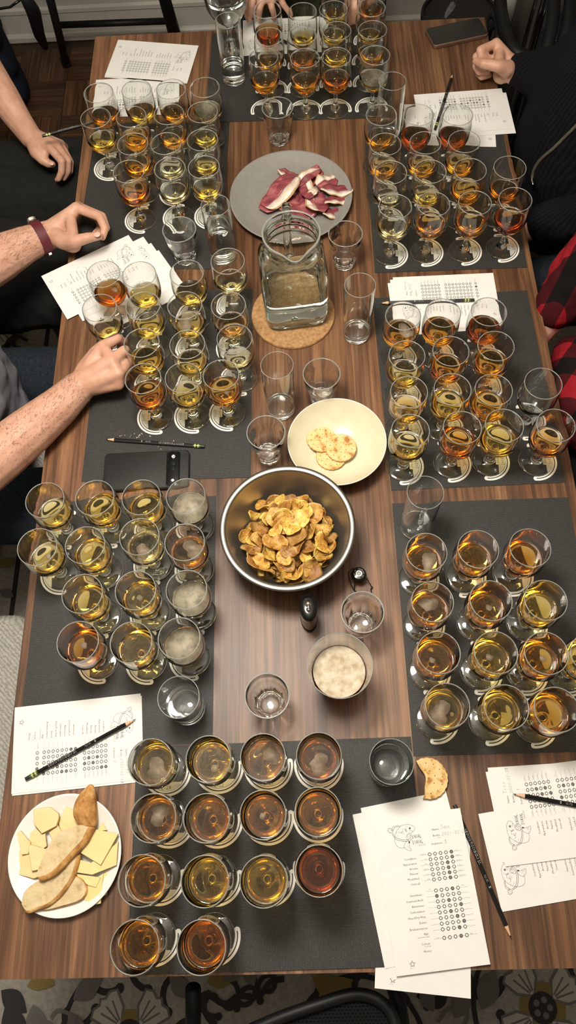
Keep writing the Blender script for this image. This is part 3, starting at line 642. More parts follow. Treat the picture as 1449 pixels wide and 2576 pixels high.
# wide glass of foamy beer
p = at(855, 1674, TZ+0.132); p.z = TZ+0.0004
M['foam_head'] = noisy('drink_foam_head', (0.40, 0.31, 0.20), (0.62, 0.54, 0.42), 70, 0.8, 0.5, 0.002, spec=0.2)
tag(vessel('wide_tumbler', p, [(0.0005, 0.001), (0.026, 0.0008), (0.0300, 0.0015), (0.0322, 0.006), (0.036, 0.030), (0.041, 0.065), (0.047, 0.100), (0.0515, 0.132)], [(0.0005, 0.008), (0.024, 0.008), (0.0285, 0.012), (0.0340, 0.030), (0.0392, 0.065), (0.0453, 0.100), (0.0499, 0.132)], 0.086, liquid=('beer_amber', ''), lname='beer', cap_foam='foam_head'), 'wide flared glass of foamy tan beer on the bare wood', 'glass')
# tall goblet at the far end, its rim above the frame
gp = at(586, 158, TZ); gp.z = TZ+0.0018
gp = Vector((gp.x-0.005, gp.y+0.055, gp.z))
go = [(0.0005, 0.001), (0.030, 0.0005), (0.034, 0.002), (0.022, 0.005), (0.010, 0.010), (0.0065, 0.020), (0.0065, 0.050), (0.009, 0.060), (0.022, 0.070), (0.038, 0.085), (0.050, 0.108), (0.054, 0.135), (0.052, 0.170)]
gi = [(0.0005, 0.066), (0.010, 0.068), (0.022, 0.074), (0.0365, 0.089), (0.0485, 0.111), (0.0522, 0.135), (0.0505, 0.170)]
gob = vessel('goblet', gp, go, gi, 0.128); tag(gob, 'large clear goblet of water with a black line, at the far end', 'glass')
lb = MB(); lb.lathe([(0.05435, 0.137), (0.0543, 0.139), (0.0541, 0.141)], 48)
for k in range(1): lb.lathe([(0.0, 0.0), (0.0, 0.0)], 3)
lb = MB().lathe([(0.05425, 0.1365), (0.0541, 0.1385)], 48)
lb.build('printed_line', M['ink'], gob)
# ------------------------------------------------------------------ water jug on its cork trivet
M['cork'] = noisy('cork', (0.30, 0.155, 0.065), (0.47, 0.275, 0.125), 130, 0.85, 0.5, 0.0015, detail=6, spec=0.15)
tr = empty('cork_trivet', (-0.013, 1.034, TZ)); tag(tr, 'round cork trivet under the water jug', 'trivet')
MB().lathe([(0.087, 0), (0.0885, 0.0015), (0.0885, 0.005), (0.087, 0.0068)], 64, cap0=True, cap1=True).build('cork_disc', M['cork'], tr, True, 40)
def sq(a, r, z, e):   # rounded square
    c, s = math.cos(a), math.sin(a); k = (abs(c)**e+abs(s)**e)**(-1.0/e); return (r*k*c, r*k*s, z)
jp = Vector((-0.010, 1.052, TZ+0.007)); JR = math.radians(6)
jug = empty('water_jug', jp, JR); tag(jug, 'clear square glass jug of water with a pouring lip, on cork trivet', 'jug')
def jug_e(z): return 6.0 if z < 0.125 else max(2.0, 6.0-4.0*(z-0.125)/0.03)
def spout(a, r, z):
    q = sq(a, r, z, jug_e(z)); x, y = q[0], q[1]
    if z > 0.172:
        t = (z-0.172)/0.041; d = ((a+PI/2+PI) % (2*PI))-PI
        g = math.exp(-(d/0.30)**2)*t*t*0.020; x, y = x+g*math.cos(a), y+g*math.sin(a); z = z+math.exp(-(d/0.30)**2)*t*0.002
    return (x, y, z)
JO = [(0.0005, 0.003), (0.040, 0.003), (0.050, 0.0015), (0.058, 0.004), (0.063, 0.012), (0.0655, 0.030), (0.0665, 0.070), (0.0668, 0.115), (0.0655, 0.135), (0.0615, 0.152), (0.0560, 0.163), (0.0535, 0.168), (0.0535, 0.172), (0.0552, 0.174), (0.0552, 0.178), (0.0530, 0.181), (0.0530, 0.184), (0.0550, 0.187), (0.0550, 0.190), (0.0533, 0.193), (0.0540, 0.205), (0.0558, 0.212)]
JI = [(0.0005, 0.013), (0.042, 0.013), (0.053, 0.016), (0.0585, 0.024), (0.0610, 0.040), (0.0622, 0.070), (0.0625, 0.115), (0.0612, 0.134), (0.0575, 0.150), (0.0520, 0.161), (0.0497, 0.168), (0.0495, 0.184), (0.0500, 0.200), (0.0520, 0.212)]
WL = 0.080; jt = [(0.0622, WL)]+[q for q in JI if q[1] > WL]
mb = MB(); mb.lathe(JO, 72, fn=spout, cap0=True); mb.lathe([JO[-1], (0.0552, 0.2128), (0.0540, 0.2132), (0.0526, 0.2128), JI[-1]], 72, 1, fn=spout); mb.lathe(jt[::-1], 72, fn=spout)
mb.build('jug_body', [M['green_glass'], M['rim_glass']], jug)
lo = [q for q in JI if q[1] < WL]+[(0.0622, WL)]
mb = MB(); mb.lathe(lo, 72, 1, cap0=True, fn=spout); mb.lathe([(0.0622, WL), (0.0610, WL-0.001), (0.0600, WL-0.0012), (0.0005, WL-0.0012)], 72, 0, cap1=True, fn=spout); mb.build('water', [M['water'], M['water_in']], jug)
hp = smoothpath([(0.0, 0.052, 0.196), (0.0, 0.070, 0.200), (0.0, 0.090, 0.188), (0.0, 0.098, 0.160), (0.0, 0.094, 0.120), (0.0, 0.080, 0.090), (0.0, 0.0655, 0.078)], 5)
MB().tube(hp, 0.0085, 12).build('handle', M['green_glass'], jug)
# ------------------------------------------------------------------ plates and bowls
M['grey_ceramic'] = noisy('grey_stoneware', (0.235, 0.22, 0.20), (0.262, 0.246, 0.225), 90, 0.38, 0.04)
M['white_ceramic'] = noisy('white_porcelain', (0.76, 0.75, 0.71), (0.79, 0.78, 0.74), 12, 0.18)
M['cream_ceramic'] = noisy('cream_glaze', (0.66, 0.60, 0.42), (0.72, 0.66, 0.48), 40, 0.2)
M['white_rim'] = mat('white_glaze_rim', (0.80, 0.78, 0.70), 0.2)
HP = Vector((-0.010, 1.353, TZ)); plate = empty('grey_plate', HP); tag(plate, 'round matte grey plate of cured ham slices', 'plate')
MB().lathe([(0.075, 0.0), (0.082, 0.0), (0.084, 0.003), (0.118, 0.010), (0.136, 0.0195), (0.1395, 0.0225), (0.1385, 0.0240), (0.1350, 0.0226), (0.117, 0.0135), (0.098, 0.0075), (0.085, 0.0060), (0.0005, 0.0055)], 72, cap0=True, cap1=True).build('plate_body', M['grey_ceramic'], plate)
CP = Vector((-0.397, -0.002, TZ)); plate = empty('white_plate', CP); tag(plate, 'round white plate of cheese slices and bread at near left corner', 'plate')
MB().lathe([(0.050, 0.0), (0.056, 0.0), (0.058, 0.002), (0.077, 0.009), (0.0885, 0.0150), (0.0895, 0.0162), (0.0885, 0.0172), (0.0860, 0.0160), (0.074, 0.0105), (0.062, 0.0062), (0.054, 0.0048), (0.0005, 0.0045)], 72, cap0=True, cap1=True).build('plate_body', M['white_ceramic'], plate)
KP = Vector((0.0625, 0.700, TZ)); crb = empty('cream_bowl', KP); tag(crb, 'shallow cream bowl with white rim, holding three crackers', 'bowl')
MB().lathe([(0.036, 0.0), (0.042, 0.0), (0.043, 0.004), (0.066, 0.016), (0.085, 0.034), (0.0935, 0.0475)], 72, cap0=True).build('bowl_outside', M['white_rim'], crb)
MB().lathe([(0.0920, 0.0485), (0.0908, 0.0470), (0.082, 0.0350), (0.063, 0.0185), (0.044, 0.0085), (0.030, 0.0065), (0.0005, 0.0060)], 72, cap1=True).build('bowl_inside', M['cream_ceramic'], crb)
MB().lathe([(0.0935, 0.0475), (0.0936, 0.0487), (0.0930, 0.0493), (0.0920, 0.0485)], 72).build('rim', M['white_rim'], crb)
BP = Vector((-0.0335, 0.5075, TZ)); sb = empty('steel_bowl', BP); tag(sb, 'polished steel mixing bowl heaped with potato chips', 'bowl')
MB().lathe([(0.0005, 0.001), (0.062, 0.001), (0.068, 0.003), (0.084, 0.020), (0.098, 0.048), (0.1055, 0.078), (0.1075, 0.096)], 80, cap0=True).lathe([(0.1068, 0.096), (0.1048, 0.078), (0.0972, 0.048), (0.0832, 0.0212), (0.067, 0.0045), (0.060, 0.0022), (0.0005, 0.0022)], 80, cap1=True).build('bowl_body', M['steel'], sb)
MB().lathe([(0.1068, 0.096), (0.1072, 0.0985), (0.1090, 0.1000), (0.1140, 0.1004), (0.1172, 0.0994), (0.1180, 0.0972), (0.1165, 0.0955), (0.1130, 0.0950), (0.1075, 0.096)], 80).build('rolled_rim', M['steel_matte'], sb)
# ------------------------------------------------------------------ potato chips
def chip_mat(name, tone, gr=1.0):
    m = mat(name, (0.5, 0.3, 0.1), 0.5, spec=0.4); t = NT(m); v = t.coords((1, 1, 1), rnd=True)
    a = t.ramp(t.noise(v, 45, 5, 0.6), [(0.28, (0.24*tone, 0.078*tone*gr, 0.012*tone)), (0.44, (0.48*tone, 0.23*tone*gr, 0.045*tone)), (0.58, (0.66*tone, 0.41*tone*gr, 0.11*tone)), (0.74, (0.76*tone, 0.53*tone*gr, 0.18*tone))])
    s = t.ramp(t.noise(v, 260, 4, 0.6), [(0.36, (0.45, 0.28, 0.16)), (0.47, (1, 1, 1))]); t.color(t.mix(0.75, a, s, 'MULTIPLY')); t.bump(t.noise(v, 160, 4), 0.5, 0.0015); return m
CH = [chip_mat('golden_chip', 1.0), chip_mat('pale_chip', 1.2, 1.12), chip_mat('toasted_chip', 0.66, 0.9)]
crg = random.Random(11)
def chip_mesh():
    n, mr = 22, 5; R = crg.uniform(0.0115, 0.0235); ph = [crg.uniform(0, 6.28) for _ in range(6)]; el = crg.uniform(0.60, 1.0); c1, c2 = crg.uniform(8, 30), crg.uniform(-22, 12); tw = crg.uniform(-14, 14)
    mb = MB(); v = []; f = []; cut = crg.uniform(0.35, 1.2); ca = crg.uniform(0, 6.28)
    for side in (0, 1):
        for i in range(mr+1):
            for k in range(n):
                a = 2*PI*k/n; r = R*(i+0.02)/mr*(1+0.05*math.sin(3*a+ph[0])+0.04*math.sin(5*a+ph[1])+0.02*math.sin(9*a+ph[2])*(i/mr))
                x, y = r*math.cos(a), r*math.sin(a)*el
                d = x*math.cos(ca)+y*math.sin(ca)
                if d > R*cut: x -= (d-R*cut)*math.cos(ca); y -= (d-R*cut)*math.sin(ca)
                z = c1*x*x+c2*y*y+tw*x*y+0.0009*math.sin(260*x+ph[3])*math.sin(210*y+ph[4])+0.0012*math.sin(3*a+ph[5])*(i/mr)**2
                v.append((x, y, z+(0.0006 if side == 0 else -0.0006)))
    N = (mr+1)*n
    for i in range(mr):
        for k in range(n):
            k2 = (k+1) % n; f.append((i*n+k, (i+1)*n+k, (i+1)*n+k2, i*n+k2)); f.append((N+i*n+k, N+i*n+k2, N+(i+1)*n+k2, N+(i+1)*n+k))
    for k in range(n): k2 = (k+1) % n; f.append((mr*n+k, N+mr*n+k, N+mr*n+k2, mr*n+k2))
    return mb.add(v, f).mesh('potato_chip', CH[0])
chips = [chip_mesh() for _ in range(22)]
ZN = ['right', 'back right', 'back', 'back left', 'left', 'front left', 'front', 'front right']
def heap_z(r): return 0.036+0.030*(1-(r/0.092)**2) if r < 0.092 else 0.036
pts = []
for i in range(4000):
    r = 0.085*math.sqrt(crg.random()); a = crg.uniform(0, 2*PI); x, y = r*math.cos(a), r*math.sin(a)*0.97
    lay = len(pts) % 3
    if all((x-q[0])**2+(y-q[1])**2 > (0.0126)**2 for q in pts if q[2] == lay): pts.append((x, y, lay))
    if len(pts) >= 235: break
used = set()
def chip_label(x, y, r, lay, cm, mi):
    out = math.atan2(y, x); zn = 'centre' if r < 0.024 else ('inner ' if r < 0.056 else 'outer ')+ZN[int(((out+PI/8) % (2*PI))//(PI/4))]
    sz = max(abs(q.co.x) for q in cm.vertices); wd = 'large' if sz > 0.0165 else 'small'
    return '%s %s potato chip, %s of the steel bowl heap, %s' % (wd, ('golden', 'pale yellow', 'toasted brown')[mi], zn, ('top layer', 'second layer', 'lower layer')[lay])
for x, y, lay in pts:
    r = math.hypot(x, y); z = heap_z(r)-0.0165*lay+crg.uniform(-0.002, 0.003)
    lim = 0.068+0.42*min(z, 0.07)-0.0100
    if r > lim: x, y, r = x*lim/r, y*lim/r, lim
    cm = crg.choice(chips); mi = crg.choices((0, 1, 2), (4, 5, 3))[0]
    lbl = chip_label(x, y, r, lay, cm, mi)
    if lbl in used: continue
    used.add(lbl); o = link('potato_chip', cm); o.location = BP+Vector((x, y, z+0.004))
    out = math.atan2(y, x); tl = crg.uniform(0.15, 1.0) if r < 0.06 else crg.uniform(0.4, 1.0)
    ax = Vector((math.cos(out+crg.uniform(0.9, 2.2)), math.sin(out+crg.uniform(0.9, 2.2)), 0))
    o.rotation_euler = (Matrix.Rotation(crg.choice((-1, -1, 1))*tl*(0.9), 3, ax) @ Matrix.Rotation(crg.uniform(0, 6.28), 3, 'Z')).to_euler()
    o.material_slots[0].link = 'OBJECT'; o.material_slots[0].material = CH[mi]
    tag(o, lbl, 'chip', 'potato chips in the steel bowl')
# ------------------------------------------------------------------ crackers
M['cracker'] = mat('baked_cracker', (0.7, 0.5, 0.25), 0.7, spec=0.25); t = NT(M['cracker']); v = t.coords((1, 1, 1), rnd=True)
q1 = t.ramp(t.noise(v, 75, 3, 0.5), [(0.46, (0.74, 0.53, 0.25)), (0.58, (0.66, 0.42, 0.16)), (0.66, (0.40, 0.17, 0.045))]); t.color(q1); t.bump(t.noise(v, 500, 3), 0.25, 0.0008)
M['cracker_edge'] = noisy('cracker_edge', (0.52, 0.27, 0.09), (0.62, 0.36, 0.14), 120, 0.7)
M['cracker_hole'] = mat('docker_hole', (0.16, 0.075, 0.025), 0.9)
def cracker(p, R, words, rot, bite=None, tilt=(0, 0)):
    root = empty('cracker', p); root.rotation_euler = (tilt[0], tilt[1], rot); tag(root, words, 'cracker', 'round crackers')
    n = 132; pts = [((R*(1+0.028*abs(math.sin(11*2*PI*k/n))))*math.cos(2*PI*k/n), (R*(1+0.028*abs(math.sin(11*2*PI*k/n))))*math.sin(2*PI*k/n)) for k in range(n)]
    if bite:
        bx, by, br = bite; q = []
        for x, y in pts:
            d = math.hypot(x-bx, y-by)
            if d < br: u = br*(1+0.03*math.sin(9*math.atan2(y-by, x-bx)))/max(d, 1e-6); x, y = bx+(x-bx)*u, by+(y-by)*u
            q.append((x, y))
        pts = q
    m = len(pts); mb = MB(); cxs = sum(a for a, _ in pts)/m; cys = sum(c for _, c in pts)/m
    lay = [(0.97, 0.0), (1.0, 0.0012), (1.0, 0.0032), (0.975, 0.0045)]
    v = [(cxs+(x-cxs)*s, cys+(y-cys)*s, z) for s, z in lay for x, y in pts]
    f = [(i*m+k, i*m+(k+1) % m, (i+1)*m+(k+1) % m, (i+1)*m+k) for i in range(3) for k in range(m)]
    mb.add(v, f, 1); mb.add([(cxs+(x-cxs)*0.975, cys+(y-cys)*0.975, 0.0045) for x, y in pts]+[(cxs, cys, 0.0052)], [(k, (k+1) % m, m) for k in range(m)], 0)
    mb.build('biscuit', [M['cracker'], M['cracker_edge']], root, True, 40)
    hb = MB()
    for i, (rr, c) in enumerate(((0.0, 1), (0.36, 6), (0.74, 12))):
        for k in range(c):
            a = 2*PI*k/c+i*0.3; x, y = R*rr*math.cos(a), R*rr*math.sin(a)
            if bite and math.hypot(x-bite[0], y-bite[1]) < bite[2]*1.06: continue
            hb.disc(x, y, 0.0008, 0.0056, 8)
    h = hb.build('docker_holes', M['cracker_hole'], root); h['kind'] = 'stuff'
def kz(px, py, dz): p = at(px, py, TZ+0.012+dz); return p
cracker(kz(833, 1150, -0.002), 0.0285, 'cracker hidden at the bottom of three in the cream bowl', 0.4)
cracker(kz(809, 1107, 0.001), 0.0290, 'left cracker of the pair showing in the cream bowl', 1.1, tilt=(0.05, 0.10))
cracker(kz(858, 1128, 0.005), 0.0290, 'front cracker lying on top in the cream bowl', 0.2, tilt=(0.04, -0.05))
p = at(1076, 1958, TZ+0.0075); cracker(p, 0.0315, 'bitten cracker on the table edge above the score sheets', 0.0, bite=(-0.051, -0.006, 0.046), tilt=(0.02, 0.05))
# ------------------------------------------------------------------ cured ham
def ham_mat():
    m = mat('cured_ham', (0.4, 0.1, 0.1), 0.35, spec=0.5); t = NT(m); v = t.coords((0.35, 1, 1), rnd=True)
    t.color(t.ramp(t.noise(v, 70, 5, 0.6), [(0.3, (0.15, 0.024, 0.034)), (0.52, (0.29, 0.062, 0.075)), (0.72, (0.44, 0.17, 0.15)), (0.85, (0.62, 0.38, 0.31))])); t.bump(t.noise(v, 220, 3), 0.3, 0.001); return m
M['ham'] = ham_mat(); M['ham_fat'] = noisy('ham_fat', (0.70, 0.55, 0.44), (0.80, 0.69, 0.58), 90, 0.35); M['rind'] = noisy('ham_rind', (0.42, 0.23, 0.09), (0.55, 0.33, 0.15), 90, 0.5)
def K2(x, y): return (560+x/3.45, 370+y/3.45)
hr = random.Random(5)
def ham(x0, y0, x1, y1, wpx, bend, fat, lay, words, fold=0.010):
    a = at(*K2(x0, y0), TZ+0.014); c = at(*K2(x1, y1), TZ+0.014); d = c-a; L = d.length; u = d/L; w = 1.3*wpx/3.45/1100.0
    nrm = Vector((-u.y, u.x, 0)); root = empty('ham_slice', (a+c)/2+Vector((0, 0, -0.007+lay*0.0035))); tag(root, words, 'ham', 'cured ham slices on the grey plate')
    nu, cols = 16, [-0.5, -0.32, -0.18, -0.05, 0.06, 0.06, 0.26, 0.43, 0.43, 0.5]
    ph = hr.uniform(0, 6); parts = {'lean_meat': (0, 4), 'fat_strip': (5, 7), 'rind': (8, 9)}
    if not fat: parts = {'lean_meat': (0, 9)}
    for nm, (c0, c1) in parts.items():
        v = []; f = []; nc = c1-c0+1
        for side in (0, 1):
            for i in range(nu+1):
                t = i/nu-0.5; tw = (1-0.55*abs(2*t)**3)*(1+0.05*math.sin(9*t+ph))
                for j in range(c0, c1+1):
                    s = cols[j]*w*tw+bend*L*(0.25-t*t)
                    z = fold*(0.5+0.5*math.sin(5.5*t+ph))*(0.6+0.8*(cols[j]+0.5))+0.0015*math.sin(17*t+3*cols[j]+ph)
                    if fat and c0 >= 5: z += 0.0006
                    q = u*(t*L)+nrm*s; v.append((q.x, q.y, z+(0.0009 if side == 0 else -0.0007)))
        N = (nu+1)*nc
        for i in range(nu):
            for j in range(nc-1):
                b = i*nc+j; f.append((b, b+nc, b+nc+1, b+1)); f.append((N+b, N+b+1, N+b+nc+1, N+b+nc))
            b = i*nc; f.append((b, N+b, N+b+nc, b+nc)); b = i*nc+nc-1; f.append((b, b+nc, N+b+nc, N+b))
        for i in (0, nu):
            for j in range(nc-1):
                b = i*nc+j; f.append((b, b+1, N+b+1, N+b) if i == 0 else (b, N+b, N+b+1, b+1))
        MB().add(v, f).build(nm, M[{'lean_meat': 'ham', 'fat_strip': 'ham_fat', 'rind': 'rind'}[nm]], root)
# fat lies on the left of the direction of travel
ham(480, 540, 640, 400, 120, 0.10, True, 0, 'lower ham slice under the big left one')
ham(560, 470, 760, 410, 150, -0.05, False, 0, 'dark lean ham slice at the middle of the heap')
ham(620, 600, 800, 500, 150, -0.1, False, 1, 'pink ham slice behind the jug rim')
ham(650, 260, 480, 215, 80, 0.05, True, 1, 'small ham slice at the back left of the heap')
ham(640, 360, 850, 205, 130, 0.08, False, 1, 'ham slice at the very back of the heap')
ham(1060, 560, 865, 590, 110, 0.06, True, 1, 'short ham slice at the front right by the plate rim')
ham(1110, 455, 880, 500, 90, 0.02, True, 2, 'narrow ham slice with tan rind at right')
ham(820, 360, 980, 270, 120, -0.06, True, 2, 'curled ham slice back right')
ham(1130, 390, 850, 400, 110, 0.05, True, 3, 'long ham slice reaching the right plate rim')
ham(840, 610, 800, 420, 150, 0.10, True, 3, 'folded ham slice at the front middle', 0.014)
ham(700, 320, 790, 480, 110, -0.10, True, 4, 'ham slice with a broad white fat stripe in the centre')
ham(350, 560, 630, 270, 150, -0.14, False, 3, 'lean back of the big left ham slice')
ham(640, 300, 370, 545, 170, 0.10, True, 4, 'big curved ham slice with wide white fat at left', 0.012)
ham(600, 380, 845, 215, 70, -0.12, True, 4, 'ham slice edged by a long white curl of fat')
def trim(x0, y0, x1, y1, words):
    a = at(*K2(x0, y0), TZ+0.012); c = at(*K2(x1, y1), TZ+0.012); d = c-a
    o = MB().tube(smoothpath([a, a+d*0.35+Vector((0, 0, 0.003)), a+d*0.7, c], 4), 0.0030, 8).build('fat_trimming', M['ham_fat']); tag(o, words, 'ham', 'fat trimmings on the grey plate')
trim(410, 770, 500, 800, 'tan rimmed fat trimming at left, seen through the jug'); trim(590, 800, 680, 765, 'white fat trimming at right, seen through the jug')
# ------------------------------------------------------------------ cheese and bread
M['cheese'] = noisy('pale_cheese', (0.72, 0.56, 0.27), (0.77, 0.62, 0.33), 30, 0.5, 0.08, 0.001, spec=0.3, rnd=True)
M['cheese_yellow'] = noisy('yellow_cheese', (0.76, 0.58, 0.25), (0.80, 0.63, 0.30), 30, 0.5, 0.08, 0.001, spec=0.3, rnd=True)
M['cheese_rind'] = noisy('cheese_rind', (0.55, 0.32, 0.10), (0.66, 0.44, 0.17), 60, 0.6)
def K4(x, y): return (x/4.391, 1960+y/4.391)
def cheese(pts, lay, words, yellow=False, th=0.003, curl=0.0):
    z = TZ+0.0072+lay*0.0032; P = [at(*K4(x, y), z+th) for x, y in pts]; c = sum(P, Vector())/len(P)
    root = empty('cheese_slice', (c.x, c.y, z)); tag(root, words, 'cheese', 'cheese slices on the white plate')
    loc = [(p.x-c.x, p.y-c.y) for p in P]; fine = []
    for i in range(len(loc)):
        a, b = loc[i], loc[(i+1) % len(loc)]
        for k in range(4): t = k/4; fine.append((a[0]+(b[0]-a[0])*t, a[1]+(b[1]-a[1])*t))
    n = len(fine); ed = 0.965 if not yellow else 0.985
    def zz(x, y): return curl*((x*x+y*y)/0.0004)*0.001+0.0006*math.sin(90*x+lay)+0.0005*math.sin(110*y)
    top = [(x*ed, y*ed, th+zz(x, y)) for x, y in fine]; v = top+[(x*ed*0.5, y*ed*0.5, th+zz(x*0.5, y*0.5)) for x, y in fine]+[(0, 0, th+0.0)]
    f = [(k, (k+1) % n, n+(k+1) % n, n+k) for k in range(n)]+[(n+k, n+(k+1) % n, 2*n) for k in range(n)]
    MB().add(v, f).build('paste', M['cheese_yellow' if yellow else 'cheese'], root)
    v = [(x*ed, y*ed, th+zz(x, y)) for x, y in fine]+[(x, y, th*0.7+zz(x, y)) for x, y in fine]+[(x, y, zz(x, y)) for x, y in fine]+[(0, 0, 0)]
    f = [(i*n+k, (i+1)*n+k, (i+1)*n+(k+1) % n, i*n+(k+1) % n) for i in range(2) for k in range(n)]+[(2*n+(k+1) % n, 2*n+k, 3*n) for k in range(n)]
    MB().add(v, f).build('edge', M['cheese_yellow' if yellow else 'cheese_rind'], root, True, 40)
cheese([(90, 920), (220, 775), (310, 840), (260, 1000), (200, 1055)], 0, 'pale cheese slice at the left plate edge')
cheese([(205, 1055), (250, 850), (340, 820), (470, 960), (440, 1080), (370, 1100)], 1, 'pale cheese slice left of the bread, lowest')
cheese([(640, 470), (730, 295), (830, 350), (900, 520), (680, 620)], 0, 'pale cheese slice left of the bread crust end')
cheese([(185, 600), (230, 565), (340, 700), (310, 830), (240, 835)], 2, 'narrow curled cheese slice at the far left')
cheese([(330, 600), (400, 540), (480, 620), (470, 800), (330, 720)], 1, 'pale cheese slice under the top left ones')
cheese([(540, 590), (640, 510), (720, 640), (620, 760)], 1, 'small cheese slice behind the long bread slice')
cheese([(310, 760), (340, 720), (500, 770), (600, 720), (580, 900), (500, 990), (350, 1020)], 3, 'broad pale cheese slice touching the bread')
cheese([(440, 620), (500, 600), (515, 740), (462, 780)], 3, 'folded strip of cheese with brown rind')
cheese([(370, 335), (470, 315), (560, 310), (650, 380), (650, 430), (620, 520), (460, 605), (375, 500)], 3, 'topmost pale cheese slice at upper left', th=0.004)
cheese([(1140, 1050), (1225, 985), (1175, 1280), (1130, 1300)], 0, 'yellow cheese slice seen edge on at right', True)
cheese([(960, 1180), (1140, 1040), (1112, 1375), (1060, 1385), (930, 1340)], 1, 'yellow cheese slice at the front right plate edge', True)
cheese([(830, 1045), (1110, 1085), (1060, 1195), (970, 1170)], 2, 'yellow cheese slice under the right stack', True)
cheese([(1070, 580), (1130, 480), (1180, 560)], 2, 'corner of a yellow cheese slice behind the top one', True)
cheese([(880, 890), (1030, 930), (1040, 1060), (838, 1030)], 3, 'yellow cheese slice beside the bread crust', True)
cheese([(1120, 850), (1305, 690), (1285, 950), (1020, 1055), (1010, 920)], 3.6, 'yellow cheese slice second from top at right', True)
cheese([(1060, 555), (1310, 605), (1110, 950), (890, 815)], 4.8, 'topmost rectangular yellow cheese slice', True, 0.004)
M['crumb'] = mat('bread_crumb', (0.6, 0.5, 0.3), 0.85, spec=0.15); t = NT(M['crumb']); v = t.coords((1, 1, 1)); n1 = t.noise(v, 70, 4, 0.6); t.color(t.ramp(n1, [(0.30, (0.44, 0.315, 0.155)), (0.42, (0.60, 0.46, 0.26)), (0.7, (0.68, 0.55, 0.34))])); t.bump(n1, 0.7, 0.004)
M['crust'] = mat('bread_crust', (0.5, 0.25, 0.08), 0.65, spec=0.25); t = NT(M['crust']); v = t.coords((1, 1, 1)); n1 = t.noise(v, 60, 5, 0.65); t.color(t.ramp(n1, [(0.3, (0.27, 0.10, 0.03)), (0.5, (0.50, 0.25, 0.075)), (0.7, (0.66, 0.42, 0.17))])); t.bump(n1, 0.5, 0.003)
def bread(pts, z0, th, words, k=5, dome=0.0, tilt=(0, 0), sh=(0.0, 0.0)):
    P = [at(*K4(x, y), TZ+z0+th*0.8) for x, y in pts]; c = sum(P, Vector())/len(P)
    root = empty('bread_slice', (c.x, c.y, TZ+z0)); tag(root, words, 'bread', 'baguette pieces on the white plate'); root.rotation_euler = (tilt[0], tilt[1], 0)
    loc = [(p.x-c.x, p.y-c.y) for p in P]; fine = smoothpath(loc+[loc[0]], k)[:-1]; n = len(fine)
    def zz(x, y): return 0.0012*math.sin(120*x+1)*math.sin(140*y)
    rings = [(1.0, 0.0), (0.82, 0.0004), (0.6, 0.0012), (0.35, 0.0006), (0.12, 0.001)]
    v = [(x*s*0.95+sh[0], y*s*0.95+sh[1], th+zz(x*s, y*s)-0.0012*(1-s)+dome*(1-s*s)) for s, _ in rings for x, y in fine]
    f = [(i*n+j, i*n+(j+1) % n, (i+1)*n+(j+1) % n, (i+1)*n+j) for i in range(4) for j in range(n)]+[tuple(4*n+j for j in range(n))]
    MB().add(v, f).build('crumb' if not dome else 'torn_face', M['crumb' if not dome else 'crust'], root)
    lay = [(0.95, th), (1.0, th-0.0012), (1.03, th*0.55), (0.97, th*0.15), (0.88, 0.0)]
    v = [(x*s+(sh[0] if i == 0 else 0), y*s+(sh[1] if i == 0 else 0), z+(zz(x, y) if i == 0 else 0)) for i, (s, z) in enumerate(lay) for x, y in fine]
    f = [(i*n+j, (i+1)*n+j, (i+1)*n+(j+1) % n, i*n+(j+1) % n) for i in range(4) for j in range(n)]+[tuple(4*n+j for j in range(n))[::-1]]
    MB().add(v, f).build('crust', M['crust'], root)
bread([(810, 1060), (920, 1110), (960, 1230), (900, 1330), (700, 1400), (470, 1450), (520, 1330), (700, 1200)], 0.0065, 0.013, 'short bread slice at the front of the plate')
bread([(250, 1400), (310, 1480), (430, 1440), (560, 1390), (700, 1260), (820, 1080), (880, 880), (840, 850), (640, 1080), (430, 1140), (285, 1260)], 0.010, 0.017, 'long bread slice with brown crust underneath, front left', sh=(-0.003, 0.002))
bread([(1050, 545), (1000, 640), (960, 710), (800, 880), (640, 1050), (500, 1120), (440, 1110), (480, 980), (500, 930), (560, 790), (620, 690), (740, 590), (870, 545), (960, 525)], 0.022, 0.017, 'long bread slice on top, pale holey crumb upward', tilt=(-0.05, -0.10), sh=(-0.0055, 0.0032))
bread([(990, 60), (1030, 90), (1052, 240), (1055, 500), (980, 525), (900, 525), (835, 450), (812, 370), (830, 270), (890, 160)], 0.012, 0.020, 'rounded baguette heel standing at the back of the plate', dome=0.013)
